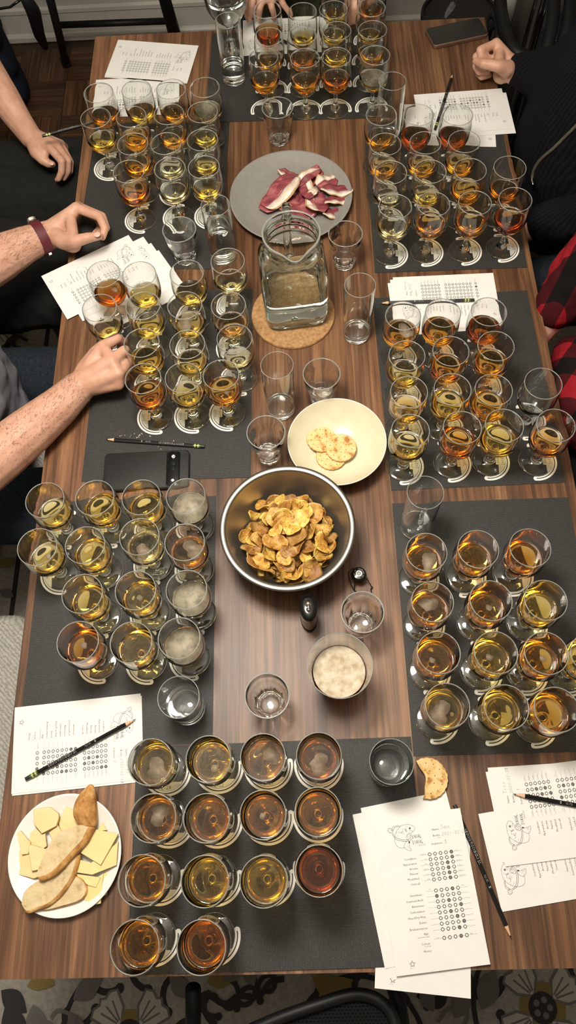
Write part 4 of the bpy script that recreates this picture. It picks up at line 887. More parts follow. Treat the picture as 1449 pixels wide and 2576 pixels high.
# ================================================================== score sheets, pencils, phones and small things
PWD, PHT = 0.1397, 0.2159
GLY = {'S': [[(0.9, 0.9), (0.4, 1.0), (0.1, 0.75), (0.5, 0.5), (0.85, 0.25), (0.5, 0.0), (0.0, 0.1)]], 'e': [[(0.1, 0.3), (0.7, 0.35), (0.5, 0.6), (0.1, 0.4), (0.2, 0.05), (0.8, 0.1)]], 'n': [[(0.1, 0.55), (0.15, 0.0), (0.2, 0.4), (0.55, 0.55), (0.65, 0.0), (0.9, 0.1)]],
 'a': [[(0.7, 0.5), (0.3, 0.55), (0.1, 0.2), (0.4, 0.0), (0.7, 0.4), (0.7, 0.05), (0.9, 0.0)]], 'T': [[(0.0, 1.0), (1.0, 1.0)], [(0.5, 1.0), (0.45, 0.0)]], 'i': [[(0.3, 0.55), (0.3, 0.0)], [(0.3, 0.8), (0.32, 0.85)]], 'c': [[(0.7, 0.5), (0.3, 0.55), (0.1, 0.2), (0.4, 0.0), (0.75, 0.1)]],
 'o': [[(0.4, 0.55), (0.1, 0.3), (0.35, 0.0), (0.7, 0.25), (0.4, 0.55)]], 'A': [[(0.0, 0.0), (0.45, 1.0), (0.9, 0.0)], [(0.15, 0.4), (0.75, 0.4)]], 'r': [[(0.15, 0.55), (0.15, 0.0), (0.2, 0.4), (0.6, 0.55)]], 'M': [[(0.0, 0.0), (0.15, 1.0), (0.45, 0.3), (0.8, 1.0), (0.9, 0.0)]], 'u': [[(0.1, 0.55), (0.15, 0.1), (0.5, 0.0), (0.7, 0.5), (0.75, 0.0)]],
 '0': [[(0.4, 1.0), (0.05, 0.5), (0.4, 0.0), (0.75, 0.5), (0.4, 1.0)]], '1': [[(0.3, 1.0), (0.35, 0.0)]], '2': [[(0.1, 0.8), (0.45, 1.0), (0.7, 0.7), (0.05, 0.0), (0.8, 0.05)]], '3': [[(0.1, 0.95), (0.65, 0.9), (0.3, 0.55), (0.7, 0.3), (0.3, 0.0), (0.05, 0.1)]], '5': [[(0.7, 1.0), (0.15, 1.0), (0.1, 0.6), (0.6, 0.5), (0.6, 0.1), (0.05, 0.0)]], '-': [[(0.15, 0.45), (0.65, 0.45)]], ' ': []}
def scrawl(mb, txt, x, y, h, mi, z):
    for ch in txt:
        for st in GLY.get(ch, []): mb.ribbon([(x+p*h*0.8+q*h*0.12, y+q*h) for p, q in smoothpath(st, 3)], 0.00045, z, mi)
        x += h*0.85
ROWS1 = [('Condition:', 'Undrinkable', 'Perfect'), ('Appearance:', 'Ugly', 'Beautiful'), ('Aroma:', 'Stinky', 'Heavenly'), ('Flavour:', 'Disgusting', 'Delicious'), ('Mouthfeel:', 'Gross', 'Pleasant'), ('Over-all:', 'Awful', 'Wonderful')]
ROWS2 = ['Sweetness:', 'Sourness/Acid:', 'Bitterness:', 'Carbonation:', 'Hops/Dry Hop:', 'Esters:', 'Brettanomyces:', 'Age:']
ZP = 0.00006
def fish(mb):
    def X(p): return (p[0]-308)/5.8/1000, -(p[1]-(660-0.133*(p[0]-285)))/6.7/1000
    def line(pts, w=0.00038, k=5): mb.ribbon([X(p) for p in smoothpath(pts, k)], w, ZP, 0)
    line([(668, 768), (676, 742), (650, 718), (610, 712), (560, 722), (515, 765), (487, 820), (478, 880), (492, 925), (530, 942), (560, 930)])
    line([(668, 768), (655, 778), (636, 770), (622, 776)]); line([(655, 778), (640, 790), (612, 800), (600, 815), (585, 840), (600, 870)])
    line([(600, 738), (588, 760), (598, 785)], 0.0003); line([(585, 870), (560, 905), (552, 935), (575, 958), (612, 966), (604, 930), (598, 890)])
    line([(600, 800), (592, 822), (605, 838), (622, 812), (612, 795)], 0.0003); line([(565, 945), (585, 915)], 0.0002); line([(585, 955), (592, 918)], 0.0002); line([(600, 960), (597, 925)], 0.0002)
    line([(470, 795), (485, 830), (520, 852), (570, 862), (612, 852), (628, 828), (624, 805)], 0.0005); line([(462, 800), (480, 845), (520, 868), (575, 876), (622, 862), (640, 835), (632, 800)], 0.0005)
    line([(470, 780), (490, 745), (520, 732), (545, 735)], 0.0005); line([(462, 770), (482, 735), (520, 722), (548, 726)], 0.0004)
    mb.ribbon([X(p) for p in [(428, 770), (436, 750), (460, 746), (474, 765), (466, 792), (440, 795)]], 0.0005, ZP, 0, True)
    mb.ribbon([X(p) for p in [(438, 770), (448, 756), (462, 765), (455, 785), (442, 785)]], 0.0003, ZP, 0, True)
    e = X((630, 748)); mb.disc(e[0], e[1], 0.0011, ZP, 10, 0); mb.ring(e[0], e[1], 0.0014, 0.0018, ZP, 12, 0)
    q = random.Random(2)
    for k in range(40):
        t = q.random(); p = X((505+95*t+q.uniform(-8, 12), 800-55*t+q.uniform(-18, 35)))
        mb.disc(p[0], p[1], q.uniform(0.0002, 0.0005), ZP, 6, 0)
    for txt, px, py, h, sx in (('ORVAL', 638, 850, 0.0078, 0.50), ('DORVAL', 632, 905, 0.0078, 0.46)):
        p = X((px, py)); put_text(mb, txt, h, p[0], p[1], ZP, 'LEFT', 0.0, 0, 0, sx*1.15)
    p = X((612, 893)); mb.add([(p[0]-0.0022, p[1], ZP), (p[0]-0.0002, p[1], ZP), (p[0]-0.0002, p[1]+0.003, ZP), (p[0]-0.0022, p[1]+0.003, ZP)], [(0, 1, 2, 3)], 0)
    p = X((680, 918)); put_text(mb, '2023 3.31', 0.0030, p[0], p[1]-0.0004, ZP, 'LEFT', 0, 0)
def print_base():
    """origin at the sheet's top left; y runs down as negative"""
    mb = MB(); fish(mb)
    T = lambda s, sz, x, y, al='LEFT': put_text(mb, s, sz, x, y, ZP, al, 0, 0)
    T('Name:', 0.0044, 0.101, -0.0275, 'RIGHT'); T('Bottle:', 0.0044, 0.101, -0.0362, 'RIGHT'); T('(date)', 0.0019, 0.101, -0.0390, 'RIGHT'); T('Sequence:', 0.0044, 0.1025, -0.0475, 'RIGHT')
    for i, (a, lo, hi) in enumerate(ROWS1):
        y = -0.0604-i*0.00707; T(a, 0.0044, 0.058, y-0.0045, 'RIGHT'); mb.ribbon([(0.064, y), (0.129, y)], 0.00022, ZP, 0); T(lo, 0.0017, 0.0735, y+0.0008, 'RIGHT'); T(hi, 0.0017, 0.119, y+0.0008)
    for i, a in enumerate(ROWS2):
        y = -0.1110-i*0.0075; T(a, 0.0044, 0.058, y-0.0045, 'RIGHT'); mb.ribbon([(0.064, y), (0.129, y)], 0.00022, ZP, 0)
    T('LOW', 0.0017, 0.072, -0.1090, 'RIGHT'); T('HIGH', 0.0017, 0.119, -0.1090); T('(sherry/oxidation/stale)', 0.0019, 0.058, -0.1712, 'RIGHT')
    y = -0.1749; T('Colour:', 0.0044, 0.058, y-0.0060, 'RIGHT'); T('(do this last)', 0.0019, 0.058, y-0.0086, 'RIGHT'); mb.ribbon([(0.064, y), (0.129, y)], 0.00022, ZP, 0); T('Dark', 0.0017, 0.072, y+0.0008, 'RIGHT'); T('Light', 0.0017, 0.119, y+0.0008)
    T('Notes:', 0.0044, 0.058, -0.1905, 'RIGHT')
    st = [(0.0262+(0.0044 if k % 2 == 0 else 0.0019)*math.sin(k*PI/5), -0.2030+(0.0044 if k % 2 == 0 else 0.0019)*math.cos(k*PI/5)) for k in range(10)]
    mb.ribbon(st, 0.0008, ZP, 0, True); T('Favourite!', 0.0014, 0.0215, -0.2088)
    return mb
def ring_rows(): return [-0.0604-i*0.00707 for i in range(6)]+[-0.1110-i*0.0075 for i in range(8)]+[-0.1749]
BASE = print_base()
def print_mesh(fill=None, notes=()):
    mb = MB(); mb.v = list(BASE.v); mb.f = list(BASE.f); mb.m = list(BASE.m)
    for i, y in enumerate(ring_rows()):
        for k in range(5):
            x = 0.0793+k*0.00852; mb.disc(x, y, 0.0019, ZP*1.5, 12, 1); mb.ring(x, y, 0.00175, 0.00265, ZP*2, 16, 0)
            if fill and fill[i] == k+1: mb.disc(x, y, 0.0018, ZP*2.2, 12, 2)
    for s, x, y, h in notes: scrawl(mb, s, x, y, h, 2 if len(s) < 3 else 3, ZP)
    return mb.mesh('printing', [M['ink'], M['paper'], M['pencil_grey'], M['faint_grey']], False)
def sheet(ctr, ang, lay, words, prn=None, curl=0.0, name='score_sheet', grp=None, z=None):
    """ang: direction of the sheet's up axis"""
    zz = (z if z is not None else TZ+0.0019)+lay*0.00075
    root = empty(name, (ctr[0], ctr[1], zz), ang-PI/2); tag(root, words, 'paper', grp)
    nx, ny = 2, 3; v = []; f = []
    for s in (0, 1):
        for j in range(ny+1):
            for i in range(nx+1):
                x, y = (i/nx-0.5)*PWD, (0.5-j/ny)*PHT; v.append((x, y, (0.00022 if s == 0 else 0)+0.0))
    N = (nx+1)*(ny+1); w = nx+1
    for j in range(ny):
        for i in range(nx): b = j*w+i; f += [(b, b+w, b+w+1, b+1), (N+b, N+b+1, N+b+w+1, N+b+w)]
    for j in range(ny): b = j*w; f += [(b, N+b, N+b+w, b+w), (b+nx, b+nx+w, N+b+nx+w, N+b+nx)]
    for i in range(nx): f += [(i, i+1, N+i+1, N+i), (ny*w+i, N+ny*w+i, N+ny*w+i+1, ny*w+i+1)]
    MB().add(v, f).build('page', M['paper'], root, False)
    if prn: o = link('printing', prn, root); o.location = (-PWD/2, PHT/2, 0.00026)
    return root
def by_corners(TL, BL, side, z=TZ+0.003, lay=0):
    """sheet placed from two pixel corners of its left edge (top left, bottom left); side=+1 right of it"""
    a, b = at(*TL, z), at(*BL, z); up = (a-b); up.z = 0; ang = math.atan2(up.y, up.x); u = up.normalized(); r = Vector((u.y, -u.x, 0)); mid = (a+b)/2
    return mid+r*(PWD/2), ang
def by_top(TL, TR, z=TZ+0.003):
    a, b = at(*TL, z), at(*TR, z); r = (b-a); r.z = 0; r.normalize(); u = Vector((-r.y, r.x, 0)); return (a+b)/2-u*(PHT/2), math.atan2(u.y, u.x)
F0 = print_mesh()
# near right stack
F_sen = print_mesh([5, 5, 4, 4, 4, 4, 4, 1, 3, 5, 3, 4, 5, 4, 4], [('Sen', 0.1035, -0.0265, 0.006), ('2021-02-25', 0.1035, -0.0362, 0.0048), ('3', 0.1055, -0.0475, 0.005)])
G = 'score sheets near the front right corner'
c, a = by_corners((962, 2093), (948, 2479), 1); sheet((c.x-0.003, c.y), a, 0, 'bottom score sheet of near right pile, hanging over the table edge', F0, grp=G)
c, a = by_top((874, 2083), (1060, 2018)); sheet(c, a, 1, 'tilted score sheet sticking out left of the near right pile', None, grp=G)
c, a = by_top((903, 2046), (1085, 2008)); sheet(c, a, 2, 'second score sheet from the bottom, its top left corner showing', None, grp=G)
c, a = by_top((907, 2033), (1121, 1989)); sheet(c, a, 3, 'blank backed score sheet under the bitten cracker', None, grp=G)
c, a = by_top((936, 2061), (1157, 2033)); sheet(c, a, 8.2, 'top score sheet of near right pile, filled in for sequence three', F_sen, 0.25, grp=G)
# right edge stack
F_tico = print_mesh([0, 0, 4, 3, 4, 3, 2, 4, 0, 4, 3, 2, 4, 3, 3], [('Tico', 0.1035, -0.0265, 0.0056), ('2023-03-30', 0.1035, -0.0362, 0.0046), ('1', 0.106, -0.0475, 0.005)])
G = 'score sheets at the right table edge'
c, a = by_top((1263, 2296), (1203, 2046)); sheet(c, a, 0, 'lower score sheet at right edge, fish logo partly covered', F0, grp=G)
c, a = by_top((1264, 2172), (1226, 1929)); sheet(c, a, 2, 'middle score sheet at right edge, only a strip showing', None, grp=G)
c, a = by_top((1273, 2188), (1219.5, 1935)); sheet(c, a, 3, 'top score sheet at right edge under a pencil', F_tico, 0.2, grp=G)
# near left
F_l = print_mesh([5, 5, 3, 4, 3, 4, 1, 1, 5, 5, 4, 0, 0, 5, 4], [('Mauree', 0.1035, -0.0265, 0.0050), ('2023-03-30', 0.1035, -0.0362, 0.0046), ('1', 0.106, -0.0475, 0.005)])
G = 'score sheets at the left table edge'
c, a = by_corners((359, 1748), (34, 1783), 1); sheet((c.x+0.001, c.y-0.001), a, 0, 'under sheet of the front left score pile', None, grp=G)
c, a = by_corners((356.7, 1744), (34, 1780.3), 1); sheet(c, a, 1, 'top sheet of the front left score pile, pencil across it', F_l, 0.1, grp=G)
# middle left
G = 'score sheets by the wristwatch hand'
c, a = by_corners((400, 628), (178, 735), 1); sheet(c, a, 0, 'lowest score sheet of the pile by the wristwatch hand', None, grp=G)
c, a = by_corners((380, 611), (160, 715), 1); sheet(c, a, 1, 'third score sheet of the pile by the wristwatch hand', None, grp=G)
c, a = by_corners((362, 595), (140, 700), 1); sheet(c, a, 2, 'second score sheet of the pile by the wristwatch hand, logo peeping out', F0, grp=G)
c, a = by_corners((325, 591.5), (102.5, 696.5), 1); sheet(c, a, 3, 'top score sheet of the pile by the wristwatch hand', F0, grp=G)
# back left
G = 'score sheets at the back left'
c, a = by_corners((455, 189), (241, 200), 1); sheet(c, a, 0, 'score sheet behind the back left glasses, partly filled', print_mesh([4, 4, 5, 4, 3, 4, 2, 2, 3, 4, 3, 3, 4, 2, 3], [('2023-03-30', 0.1035, -0.0362, 0.0046)]), 0.2, grp=G)
c, a = by_corners((499, 116.5), (296, 102), 1); sheet(c, a, 0, 'under sheet of the pair at back left corner', None, grp=G)
c, a = by_corners((500, 115), (297, 100), 1); sheet(c, a, 1.5, 'blank score sheet at the back left corner', F0, grp=G)
# far end
c, a = by_top((611, 135), (611, 55)); sheet(c, a, 0, 'score sheet behind the far end glasses', print_mesh([4, 3, 3, 4, 3, 4, 2, 2, 3, 4, 3, 3, 4, 2, 3], [('2023-03-30', 0.1035, -0.0362, 0.0046)]))
# back right
G = 'score sheets at the back right'
c, a = by_top((1016, 365), (1016, 262)); sheet(c, a, 0, 'lower score sheet behind the back right glasses', F0, grp=G)
c, a = by_top((1063, 352), (1044, 243)); sheet((c.x+0.006, c.y-0.003), a, 1, 'second score sheet of the back right pile', None, grp=G)
c, a = by_top((1060, 345), (1040, 235)); sheet(c, a, 2, 'top score sheet of the back right pile beside the fist', print_mesh([4, 3, 4, 3, 2, 4, 3, 2, 3, 4, 3, 3, 4, 2, 3], [('Mia', 0.1035, -0.0265, 0.0052), ('2023', 0.1035, -0.0362, 0.0046)]), 0.2, grp=G)
# middle right
G = 'score sheets at the middle right'
c, a = by_top((995, 845), (975, 712)); sheet(c, a, 0, 'lowest score sheet of the middle right pile', None, grp=G)
c, a = by_top((998, 838), (981, 703)); sheet(c, a, 1, 'second score sheet of the middle right pile', None, grp=G)
c, a = by_top((1002, 835), (987.5, 695)); sheet(c, a, 2, 'top score sheet of the middle right pile, pencil across it', print_mesh([0]*14+[4], [('Aaron', 0.1035, -0.0265, 0.0056), ('2023', 0.1035, -0.0362, 0.0046)]), 0.1, grp=G)
# ------------------------------------------------------------------ pencils
PL = 0.199
def pencil(tip, end, z, words, roll=0.3):
    a, b = at(*tip, z), at(*end, z); d = (b-a).normalized()
    root = empty('pencil', a, math.atan2(d.y, d.x)); tag(root, words, 'pencil', 'black pencils')
    hexs = lambda x, r: [(x, r*math.cos(PI/3*k+roll), r*math.sin(PI/3*k+roll)) for k in range(6)]
    def seg(x0, r0, x1, r1, n=6):
        v = [(x, r*math.cos(2*PI/n*k+roll), r*math.sin(2*PI/n*k+roll)) for x, r in ((x0, r0), (x1, r1)) for k in range(n)]
        return v, [(k, (k+1) % n, n+(k+1) % n, n+k) for k in range(n)]+[tuple(range(n-1, -1, -1)), tuple(range(n, 2*n))]
    R_ = 0.0037
    MB().add(*seg(0.018, R_, PL-0.022, R_)).build('barrel', M['pencil_black'], root, False)
    MB().add(*seg(0.005, 0.0011, 0.0185, 0.0036, 12)).build('sharpened_wood', M['pencil_wood'], root, True, 40)
    MB().add(*seg(0.0, 0.0003, 0.0052, 0.0011, 10)).build('lead', M['graphite'], root, True, 40)
    fb = MB().add(*seg(PL-0.022, 0.0037, PL-0.008, 0.0037, 14)); o = fb.build('ferrule', M['brass'], root, True, 40)
    gb = MB()
    for x in (PL-0.0185, PL-0.0125): gb.add(*seg(x-0.0012, 0.0039, x+0.0012, 0.0039, 14))
    gb.build('ferrule_band', M['ferrule_gold'], root, True, 40)
    MB().add(*seg(PL-0.008, 0.0034, PL, 0.0032, 14)).build('eraser', M['graphite'], root, True, 40)
    tb = MB(); top = max(math.sin(PI/3*k+roll) for k in range(6)); fa = 0.0
    zt = R_*0.99 if abs(roll-PI/6) > 0.2 else R_*0.99
    put_text(tb, 'DIXON TICONDEROGA', 0.0046, 0.158, 0.0015, zt*0.90, 'LEFT', PI, 0); put_text(tb, 'BLACK', 0.0034, 0.092, 0.0011, zt*0.90, 'LEFT', PI, 0); tb.ring(0.074, 0, 0.0009, 0.0016, zt*0.90, 12, 0)
    for q in range(len(tb.v)): pass
    tb.v = [((0.240-x) if False else x, y, z_) for x, y, z_ in tb.v]
    tb.build('lettering', M['white_print'], root, False)
pencil((342, 1808.6), (76.6, 1953.4), TZ+0.0078, 'black pencil across the front left score sheet', PI/6)
pencil((265, 1105), (497, 1122), TZ+0.0055, 'black pencil behind the phone on middle left placemat', PI/6)
pencil((955, 762.5), (1177.5, 755), TZ+0.0078, 'black pencil across the middle right score sheet', PI/6)
pencil((1139, 186), (1101, 305), TZ+0.0078, 'black pencil pointing away on the back right score sheets', PI/6)
pencil((1287, 2362), (1170, 2087), TZ+0.0040, 'black pencil between the two near right paper piles', PI/6)
pencil((1290, 1997), (1449, 2026), TZ+0.0088, 'black pencil on the right edge score sheets', PI/6)
pencil((305, 290), (188, 321), TZ+0.0080, 'black pencil half hidden behind the back left glasses', PI/6)
pencil((690, 90), (760, 128), TZ+0.0075, 'dark pencil on the far end score sheet', PI/6)
# ------------------------------------------------------------------ phones
def rrect(hx, hy, r, n=5):
    pts = []
    for cx, cy, a in ((hx-r, -hy+r, -PI/2), (hx-r, hy-r, 0), (-hx+r, hy-r, PI/2), (-hx+r, -hy+r, PI)):
        for k in range(n+1): pts.append((cx+r*math.cos(a+k*PI/2/n), cy+r*math.sin(a+k*PI/2/n)))
    return pts
def slab(mb, hx, hy, r, z0, z1, bev=0.0015, mi=0):
    L = [(rrect(hx-bev, hy-bev, r), z0), (rrect(hx, hy, r), z0+bev), (rrect(hx, hy, r), z1-bev), (rrect(hx-bev, hy-bev, r), z1)]
    n = len(L[0][0]); v = [(x, y, z) for p, z in L for x, y in p]
    return mb.add(v, [(i*n+k, i*n+(k+1) % n, (i+1)*n+(k+1) % n, (i+1)*n+k) for i in range(3) for k in range(n)]+[tuple(range(n-1, -1, -1)), tuple(3*n+k for k in range(n))], mi)
M['case'] = mat('ribbed_black_case', (0.013, 0.013, 0.013), 0.55, spec=0.4); t = NT(M['case']); v = t.coords((1, 1, 1)); w_ = t.n('ShaderNodeTexWave', wave_type='BANDS', bands_direction='DIAGONAL', i_Scale=190.0, i_Distortion=1.5); t.l(v, w_.inputs['Vector']); t.bump(w_.outputs[1], 0.35, 0.0006)
pc = (at(262, 1140, TZ+0.012)+at(478, 1133, TZ+0.012)+at(478, 1225, TZ+0.012)+at(255, 1232, TZ+0.012))/4
ph = empty('phone', (pc.x, pc.y, TZ+0.0017), 0.012); tag(ph, 'black phone face down in a ribbed case, on middle left placemat', 'phone')
slab(MB(), 0.083, 0.0405, 0.009, 0, 0.0105, 0.002).build('case', M['case'], ph, True, 40)
o = slab(MB(), 0.0125, 0.0375, 0.006, 0.0095, 0.0125).build('camera_bar', M['black_gloss'], ph, True, 40); o.location = (0.052, 0, 0)
for y in (0.0255, 0.011, 0.000): l = MB().lathe([(0.0042, 0.0124), (0.0042, 0.0130), (0.0032, 0.0130)], 20, cap1=True).build('lens', M['chrome' if y > 0.02 else 'black_gloss'], o); l.location = (0, y, 0)
l = MB().disc(0, 0, 0.0030, 0.0128, 16).build('flash', M['white_print'], o); l.location = (0, -0.026, 0)
o = MB().box(0.0385, 0.0395, -0.0395, 0.0395, 0.0100, 0.0109).box(0.0645, 0.0655, -0.0395, 0.0395, 0.0100, 0.0109).build('case_seam', M['black_gloss'], ph, False)
M['copper_case'] = mat('bronze_phone_edge', (0.26, 0.16, 0.12), 0.3, 0.7); M['screen'] = mat('dark_phone_screen', (0.018, 0.017, 0.016), 0.35, spec=0.4)
a_ = at(1069, 66, TZ+0.012); b_ = at(1092, 110, TZ+0.012); c_ = at(1221, 82, TZ+0.012); ct = (a_+c_)/2+Vector((0, 0.006, 0)); d_ = c_-b_
ph = empty('phone', (ct.x+0.004, ct.y-0.012, TZ), math.atan2(d_.y, d_.x)); tag(ph, 'phone with bronze edges lying screen up at the far right corner', 'phone')
slab(MB(), 0.0735, 0.0355, 0.009, 0, 0.011, 0.002).build('body', M['copper_case'], ph, True, 40)
slab(MB(), 0.0715, 0.0335, 0.008, 0.0105, 0.0116, 0.0004).build('screen', M['screen'], ph, True, 40)
# ------------------------------------------------------------------ oval canister and wire cap
base = at(777, 1558, TZ); cn = empty('oval_canister', (base.x, base.y, TZ+0.0002), 0.05); tag(cn, 'small oval steel canister with glossy black lid and two chrome studs', 'canister')
def oval(a, r, z): return (r*0.0148*math.cos(a), r*0.0240*math.sin(a), z)
MB().lathe([(0.97, 0.0), (1.0, 0.001), (1.0, 0.008), (0.98, 0.009)], 48, cap0=True, fn=oval).build('base_ring', M['black_gloss'], cn, True, 40)
MB().lathe([(0.95, 0.0085), (0.95, 0.064)], 48, fn=oval).build('steel_body', M['steel_matte'], cn)
MB().lathe([(0.99, 0.063), (1.03, 0.065), (1.03, 0.076), (0.98, 0.079), (0.85, 0.0812), (0.5, 0.0826), (0.01, 0.083)], 48, cap0=True, cap1=True, fn=oval).build('lid', M['black_gloss'], cn, True, 50)
for y, r in ((0.0035, 0.0056), (-0.0070, 0.0040)):
    MB().lathe([(r*1.1, 0.0820), (r*1.1, 0.0835), (r, 0.0838), (r*0.9, 0.0855), (r*0.6, 0.0872), (r*0.05, 0.0878)], 24, cap1=True, c=(0.0, y)).build('stud', M['chrome'], cn)
pc = at(903, 1443, TZ+0.026); mz = empty('wire_bottle_cap', (pc.x, pc.y, TZ)); tag(mz, 'black wire bottle cage with printed cap beside the steel bowl', 'bottle cap')
MB().lathe([(0.0105, 0.020), (0.0125, 0.021), (0.0130, 0.0245), (0.0120, 0.0262), (0.0100, 0.0270), (0.0002, 0.0272)], 36, cap0=True, cap1=True).build('cap', M['black_gloss'], mz, True, 50)
pb = MB()
for k in range(14): a = 2*PI*k/14; pb.add([(0.0052*math.cos(a-0.16), 0.0052*math.sin(a-0.16), 0.02735), (0.0068*math.cos(a), 0.0068*math.sin(a), 0.02735), (0.0052*math.cos(a+0.16), 0.0052*math.sin(a+0.16), 0.02735)], [(0, 1, 2)])
pb.ring(0, 0, 0.0034, 0.0054, 0.02735, 28); pb.disc(0, 0, 0.0010, 0.02735, 10)
for k in range(6): a = 2*PI*k/6; pb.ribbon([(0.0009*math.cos(a), 0.0009*math.sin(a)), (0.0036*math.cos(a), 0.0036*math.sin(a))], 0.0008, 0.02735)
for i, ch in enumerate('BREWING CO  BREWING CO  '):
    a = PI/2-2*PI*i/24
    if ch != ' ': put_text(pb, ch, 0.0021, 0.0078*math.cos(a), 0.0078*math.sin(a), 0.02740, 'CENTER', a-PI/2)
pb.build('cap_print', M['white_print'], mz, False)
rel = lambda px, py, z: (lambda q: (q.x-pc.x, q.y-pc.y, z))(at(px, py, TZ+z))
for w in ([(878, 1438, 0.021), (877, 1446, 0.016), (884, 1472, 0.006), (893, 1487, 0.0015), (896, 1488, 0.0015)], [(893, 1455, 0.020), (892, 1472, 0.010), (891, 1484, 0.002), (896, 1488, 0.0015)], [(917, 1453, 0.020), (925, 1459, 0.015), (934, 1474, 0.006), (937, 1478, 0.0045), (933, 1482, 0.003), (935, 1490, 0.0015)], [(880, 1436, 0.021), (890, 1428, 0.021)]):
    P = smoothpath([rel(*q) for q in w], 6); tw = [(p[0]+0.0006*math.cos(i*1.9), p[1]+0.0006*math.sin(i*1.9), p[2]+0.0005*math.sin(i*1.3)) for i, p in enumerate(P)]
    MB().tube(tw, 0.00085, 6).build('wire', M['black_metal'], mz)
MB().lathe([(0.0128, 0.0195), (0.0136, 0.0202), (0.0128, 0.0210)], 30).build('wire_ring', M['black_metal'], mz)
cb = MB(); cr = random.Random(9)
for px, py, n in ((330, 1100, 12), (350, 1105, 6), (405, 1118, 4), (965, 2190, 3)):
    for k in range(n):
        p = at(px+cr.uniform(-35, 35), py+cr.uniform(-10, 14), TZ+0.002); s = cr.uniform(0.0005, 0.0012); cb.box(p.x-s, p.x+s, p.y-s, p.y+s, TZ+0.0016, TZ+0.0016+s)
o = cb.build('crumbs', M['foam_head'], None, False); tag(o, 'pale crumbs scattered on the middle left placemat', 'crumbs', kind='stuff')
# ================================================================== people around the table
def organic(name, mb, m, voxel=0.003, smooth=6, parent=None, fold=None):
    """one continuous skin over overlapping tapered limbs"""
    o = mb.build(name, m, parent, True)
    r = o.modifiers.new('skin', 'REMESH'); r.mode = 'VOXEL'; r.voxel_size = voxel; r.use_smooth_shade = True
    s = o.modifiers.new('smooth', 'SMOOTH'); s.factor = 0.5; s.iterations = smooth
    if fold:
        tx = bpy.data.textures.new(name+'_folds', 'CLOUDS'); tx.noise_scale = fold[1]; tx.noise_depth = 2
        d = o.modifiers.new('folds', 'DISPLACE'); d.texture = tx; d.strength = fold[0]; d.mid_level = 0.5; d.texture_coords = 'LOCAL'
    return o
def P3(q): return at(q[0], q[1], q[2]) if len(q) == 3 else at(*q[:3])
def limb(mb, pts):
    for a, b in zip(pts, pts[1:]): mb.cone(P3(a), a[3], P3(b), b[3])
def hand(mb, wrist, mcp, fingers, thumb, rw=0.024, rs=(0.0098, 0.0100, 0.0094, 0.0082), heel=None):
    w = P3(wrist); K = [P3(q) for q in mcp]
    for k, q in enumerate(K): mb.cone(w+(q-w)*0.12, rw*(0.92 if k in (1, 2) else 0.78), q, 0.0128 if k < 3 else 0.0112)
    for a, b in zip(K, K[1:]): mb.cone(a, 0.0118, b, 0.0118)
    for f, r, q in zip(fingers, rs, K):
        ch = [q]+[P3(p) for p in f]
        for i, (a, b) in enumerate(zip(ch, ch[1:])): mb.cone(a, r*(1.12, 0.98, 0.92)[i], b, r*(1.02, 0.93, 0.78)[i], 12)
    T = [P3(q) for q in thumb]; tr = (0.0185, 0.0135, 0.0112, 0.0085)
    mb.cone(w+(T[0]-w)*0.3, rw*0.75, T[0], tr[0])
    for i in range(3): mb.cone(T[i], tr[i], T[i+1], tr[i+1], 12)
    mb.cone(T[1], 0.0125, K[0]+(w-K[0])*0.25, 0.0125)
    if heel: mb.cone(w, rw*0.8, P3(heel), heel[3])
def nail(parent, p, nrm, along, s=1.0):
    nrm = Vector(nrm).normalized(); al = Vector(along); al = (al-nrm*al.dot(nrm)).normalized(); u = nrm.cross(al)
    mb = MB().ellipsoid((0, 0, 0), 0.0052*s, 0.0066*s, 0.0016*s, 14, 8); Mx = Matrix((u, al, nrm)).transposed().to_4x4(); Mx.translation = P3(p)
    mb.xf(Mx); mb.build('fingernail', M['nail'], parent)
def hairs(parent, pts, n, seed, length=0.014):
    """short dark hairs standing on the upper side of a forearm"""
    q = random.Random(seed); mb = MB(); P = [(P3(a), a[3]) for a in pts]
    for _ in range(n):
        i = q.randrange(len(P)-1); t = q.random(); c = P[i][0].lerp(P[i+1][0], t); r = P[i][1]+(P[i+1][1]-P[i][1])*t
        ax = (P[i+1][0]-P[i][0]).normalized(); u = ax.cross(Vector((0, 0, 1))).normalized(); w = u.cross(ax)
        a = q.uniform(-0.2, PI+0.2); nr = u*math.cos(a)+w*math.sin(a); tg = ax*q.uniform(0.5, 1.0)+(u*math.sin(a)-w*math.cos(a))*q.uniform(-0.9, 0.5); tg.normalize()
        b = c+nr*(r*0.955); L = length*q.uniform(0.5, 1.2); sd = tg.cross(nr)*0.00016
        m1 = b+tg*L*0.5+nr*0.0024; e = b+tg*L+nr*0.0012+sd*q.uniform(-12, 12)
        mb.add([b-sd, b+sd, m1+sd*0.8, m1-sd*0.8, e], [(0, 1, 2, 3), (3, 2, 4)])
    o = mb.build('arm_hair', M['hair'], parent, False); o['kind'] = 'stuff'
def W3(x, y, z, r): return (x, y, z, r)
def wl(mb, pts):
    for a, b in zip(pts, pts[1:]): mb.cone(a[:3], a[3], b[:3], b[3], 18)
M['zip'] = noisy('brass_zip', (0.10, 0.085, 0.06), (0.32, 0.28, 0.2), 500, 0.35, metal=0.0) if False else mat('dull_zip', (0.16, 0.14, 0.105), 0.4, 0.5)
